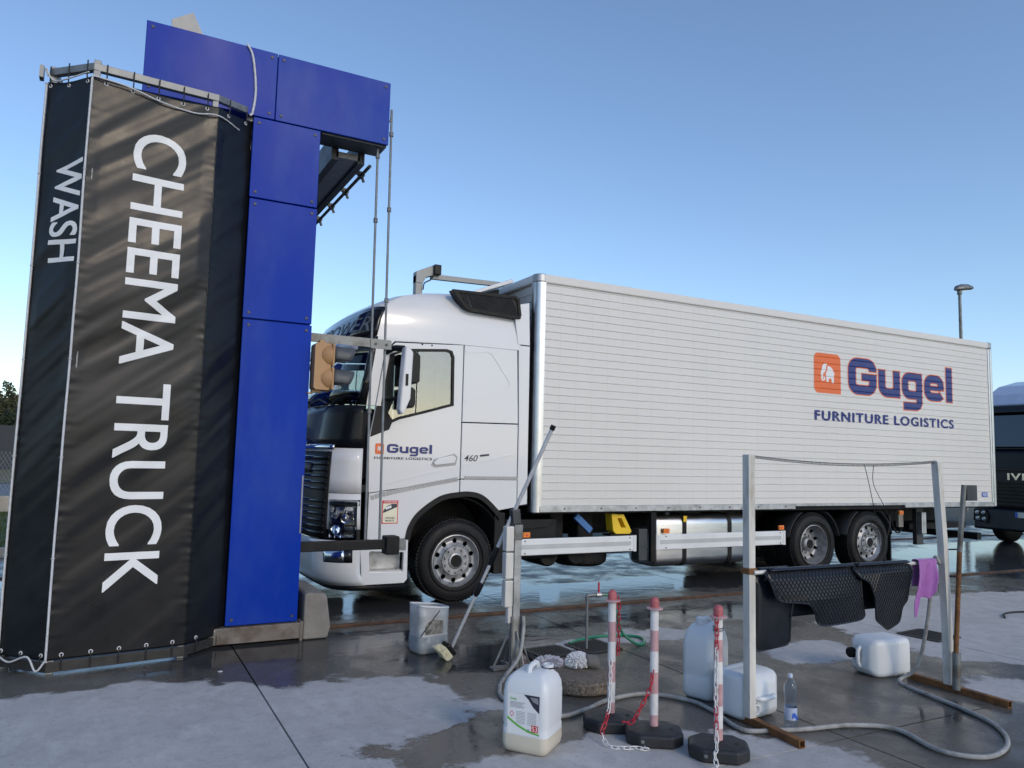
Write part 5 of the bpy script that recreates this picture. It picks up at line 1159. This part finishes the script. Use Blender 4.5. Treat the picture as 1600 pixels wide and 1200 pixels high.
lk = MB(); pts = [(.011*math.cos(a), (.0125 if math.sin(a) >= 0 else -.0125)+.011*math.sin(a)) for a in [2*PI*j/14 for j in range(14)]]; lk.tube([(a, c, 0) for a, c in pts], .0034, 6, closed=True); LINK = lk.mesh('chain_link', (0, 0, 0), True)
def chain(pts, label, reds=lambda i: False):
    P = smooth_path(pts, 24); o = thing('plastic_chain', P[0], label, 'chain', 'plastic barrier chains'); acc = 0; i = 0; last = P[0]; nxt = 0
    for a, c in zip(P, P[1:]):
        d = (c-a).length
        while nxt <= acc+d:
            q = a.lerp(c, (nxt-acc)/d if d else 0); t = (c-a).normalized(); m = 'chain_red' if reds(i) else 'chain_white'
            ob = bpy.data.objects.new('chain_link', LINK); COL.objects.link(ob); ob.parent = o; ob.location = q-P[0]
            rot = t.to_track_quat('Y', 'Z') @ Matrix.Rotation(PI/2*(i % 2)+.5, 3, 'Y').to_quaternion(); ob.rotation_mode = 'QUATERNION'; ob.rotation_quaternion = rot
            if not LINK.materials: LINK.materials.append(MATS['chain_white'])
            ob.material_slots[0].link = 'OBJECT'; ob.material_slots[0].material = MATS[m]; nxt += .036; i += 1
        acc += d
chain([(2.925, 4.095, .40), (2.90, 4.06, .28), (2.85, 4.0, .17), (2.78, 3.94, .1), (2.745, 3.92, .06), (2.73, 3.84, .012), (2.79, 3.77, .012), (2.86, 3.74, .012), (2.9, 3.70, .012), (2.93, 3.735, .012)], 'white plastic chain dropping from the post onto the ground by the labelled jerrycan', lambda i: 9 <= i <= 12)
chain([(2.985, 4.10, .79), (2.99, 4.1, .70), (2.988, 4.1, .56), (2.985, 4.098, .46)], 'short red plastic chain hanging from the collar of a chain post', lambda i: True)
chain([(3.025, 3.80, .40), (3.0, 3.79, .32), (2.95, 3.82, .2), (2.92, 3.86, .115), (2.885, 3.90, .105)], 'red plastic chain slung between two chain posts near their bases', lambda i: i < 11)
chain([(3.215, 3.45, .775), (3.205, 3.44, .6), (3.19, 3.43, .4), (3.165, 3.40, .22), (3.13, 3.36, .1), (3.09, 3.33, .075), (3.06, 3.28, .02)], 'white and red plastic chain hanging from the post in front of the rack', lambda i: i < 5 or 14 <= i <= 16)
MB().tube([V(3.25+.032*math.cos(a), 3.475+.032*math.sin(a), .70+.012*a/6) for a in rangef(0, 16, 50)], .003, 4).build('wire_wrap', 'steel_grey'); tag(bpy.data.objects['wire_wrap'], 'thin wire wound round the post in front of the rack', 'wire')
# --- tap and green hose
S = thing('standpipe_tap', (3.9, 5.83, 0), 'thin steel standpipe tap with red lever over the drain grate', 'tap')
MB().cyl((3.9, 5.83, 0), (3.9, 5.83, .45), .0125, n=12).build('pipe', 'galv', S, smooth=True)
MB().tube(smooth_path([(3.9, 5.83, .43), (3.9, 5.83, .465), (3.93, 5.825, .47), (4.06, 5.8, .472)], 4), .016, 10).build('elbow', 'galv', S, smooth=True)
MB().cyl((3.985, 5.814, .471), (4.03, 5.805, .471), .024, n=12).build('valve', 'alu_dull', S, smooth=True); MB().box((4.01, 5.81, .535), (.016, .012, .1)).build('lever', 'chain_red', S, bevel=.004)
tag(MB().tube(smooth_path([(4.06, 5.8, .472), (4.12, 5.79, .45), (4.2, 5.8, .3), (4.27, 5.8, .12), (4.40, 5.75, .02), (4.52, 5.80, .014), (4.6, 5.98, .014), (4.45, 6.12, .014), (4.22, 6.15, .014), (3.98, 6.1, .014), (3.84, 6.02, .014)], 10), .0135, 10).build('green_hose', 'hose_green', smooth=True), 'green garden hose looping on the ground from the tap', 'hose')
# --- drain grates
def grate(cx, cy, w, d, rz, n, label):
    o = lthing('drain_grate', (cx, cy, .002), (0, 0, rz), label, 'drain grate', 'iron drain grates in the yard')
    MB().span(-w/2, w/2, -d/2, d/2, -.001, .001).build('pit', 'cord_black', o)
    for a in (-1, 1): MB().span(-w/2, w/2, a*d/2-.015, a*d/2+.015, .001, .009).build('frame_bar', 'iron', o); MB().span(a*w/2-.015, a*w/2+.015, -d/2+.016, d/2-.016, .001, .009).build('frame_bar', 'iron', o)
    for k in range(1, n): x = -w/2+w*k/n; MB().span(x-.007, x+.007, -d/2+.016, d/2-.016, .001, .008).build('grate_bar', 'iron', o)
    for k in range(1, 5): y = -d/2+d*k/5; MB().span(-w/2+.016, w/2-.016, y-.005, y+.005, .001, .006).build('cross_bar', 'iron', o)
grate(4.0, 5.87, .36, .36, .1, 13, 'iron drain grate under the standpipe tap'); grate(3.55, 5.87, .34, .3, .05, 11, 'iron drain grate between the stand and the tap'); grate(7.45, 4.97, .42, .4, .1, 13, 'iron drain grate on open concrete beyond the rack')
# --- pebble base, mitts
S = thing('pebble_disc', (3.22, 4.87, 0), 'round exposed pebble concrete disc lying on the ground under a wash mitt', 'concrete disc')
MB().lathe([(.001, 0), (.215, 0), (.24, .02), (.245, .06), (.23, .095), (.19, .112), (.05, .115), (.001, .115)], (3.22, 4.87, 0), 'Z', 48).build('disc', 'pebble', S, smooth=True)
pb = MB()
for k in range(900):
    a = random.uniform(0, 2*PI); 
    if random.random() < .5: r = .23*math.sqrt(random.random()); p = V(3.22+r*math.cos(a), 4.87+r*math.sin(a), .112 if r < .19 else .112-.4*(r-.19))
    else: p = V(3.22+.243*math.cos(a), 4.87+.243*math.sin(a), random.uniform(.015, .085))
    s = random.uniform(.004, .009); pb.add([p+V(s, 0, 0), p+V(0, s, 0), p+V(-s, 0, 0), p+V(0, -s, 0), p+V(0, 0, s*.7), p-V(0, 0, s*.7)], [(0, 1, 4), (1, 2, 4), (2, 3, 4), (3, 0, 4), (1, 0, 5), (2, 1, 5), (3, 2, 5), (0, 3, 5)])
pb.build('pebbles', 'pebble', S, smooth=True)['kind'] = 'stuff'
def chenille(c, rad, n, o, m='mop', floor=.0, name='chenille_tufts'):
    b = MB()
    for k in range(n):
        d = V(random.gauss(0, 1), random.gauss(0, 1), random.gauss(0, 1)).normalized(); p = V(c[0]+d.x*rad[0], c[1]+d.y*rad[1], max(floor+.008, c[2]+d.z*rad[2])); e = p+d*.02+V(random.gauss(0, .006), random.gauss(0, .006), -.004)
        e.z = max(floor+.006, e.z); b.tube([p-d*.008, (p+e)/2, e], [.0055, .006, .003], 5)
    x = b.build(name, m, o, smooth=True); x['kind'] = 'stuff'
    return x
M_ = thing('wash_mitt', (3.3, 5.0, .115), 'white chenille wash mitt with grey cuff lying on the pebble disc', 'mitt', None)
MB().lathe([(.001, -.07), (.045, -.06), (.062, -.02), (.06, .03), (.05, .06), (.001, .06)], (0, 0, 0), 'X', 20).build('mitt_core', 'mop', M_, smooth=True, base=(0, 0, 0)).location = V(3.27, 4.99, .168)-V(*M_['_base'])
chenille((3.26, 4.99, .17), (.075, .06, .05), 420, M_, 'white_print', .115)
cu = MB(); cu.grid(lambda u, v: V(3.31+.085*v, 4.965-.03*v, .172-.02*v)+V(.012*math.cos(2*PI*u), (.048+.014*v)*math.cos(2*PI*u), (.045+.01*v)*math.sin(2*PI*u)), 24, 4); cu.build('cuff', 'mitt_cuff', M_, smooth=True, solid=.005)
M_ = thing('mop_head', (3.27, 5.44, 0), 'grey chenille mop head lying at the foot of the stand', 'mop')
MB().lathe([(.001, -.1), (.03, -.09), (.04, 0), (.03, .09), (.001, .1)], (3.27, 5.44, .045), 'X', 16).build('mop_core', 'mop', M_, smooth=True)
chenille((3.27, 5.44, .045), (.11, .07, .038), 520, M_)
MB().tube([(3.17, 5.5, .06), (3.12, 5.53, .11), (3.1, 5.56, .13)], [.03, .022, .012], 10).build('mop_socket', 'black_plastic', M_, smooth=True)
# --- water bottle
W_ = thing('water_bottle', (4.0, 3.62, 0), 'clear plastic water bottle with blue label standing by the grey hose', 'bottle')
pr = [(.001, .004), (.02, .0), (.034, .004), (.04, .02), (.04, .06), (.038, .066), (.04, .072), (.04, .135), (.037, .15), (.033, .17), (.036, .2), (.041, .225), (.039, .26), (.03, .285), (.018, .303), (.0135, .312), (.0135, .325)]
MB().lathe(pr, (4.0, 3.62, 0), 'Z', 32).build('body', 'bottle_plastic', W_, smooth=True, solid=.0008)
lb = MB().lathe([(.0408, .062), (.0408, .138)], (4.0, 3.62, 0), 'Z', 32).build('label', 'iveco_pale', W_, smooth=True)
MB().grid(lambda u, v: V(4.0+.0414*math.cos(-2.2+1.3*u), 3.62+.0414*math.sin(-2.2+1.3*u), .068+.03*v+.012*math.sin(u*6)), 16, 3).build('label_print', 'blue_print', lb, smooth=True)
MB().lathe([(.0155, .318), (.0155, .338), (.013, .342), (.001, .342)], (4.0, 3.62, 0), 'Z', 20).build('cap', 'iveco_pale', W_, smooth=True)
# --- small bits
tag(MB().tube(smooth_path([(9.15, 5.18, .012), (9.4, 5.32, .012), (9.75, 5.3, .012), (10.3, 5.0, .012), (11.2, 4.9, .012)], 8), .011, 6).build('black_cable', 'cord_black', smooth=True), 'black cable lying on the dry concrete beyond the rack', 'cable')
tag(MB().box((.885, 6.32, .004), (.03, .02, .004), Matrix.Rotation(.4, 3, 'Z')).build('paper_scrap', 'white_print'), 'tiny white paper scrap on the wet concrete by the banner', 'litter')
for k in range(40):
    pass
for o in bpy.data.objects:
    if '_base' in o: del o['_base']
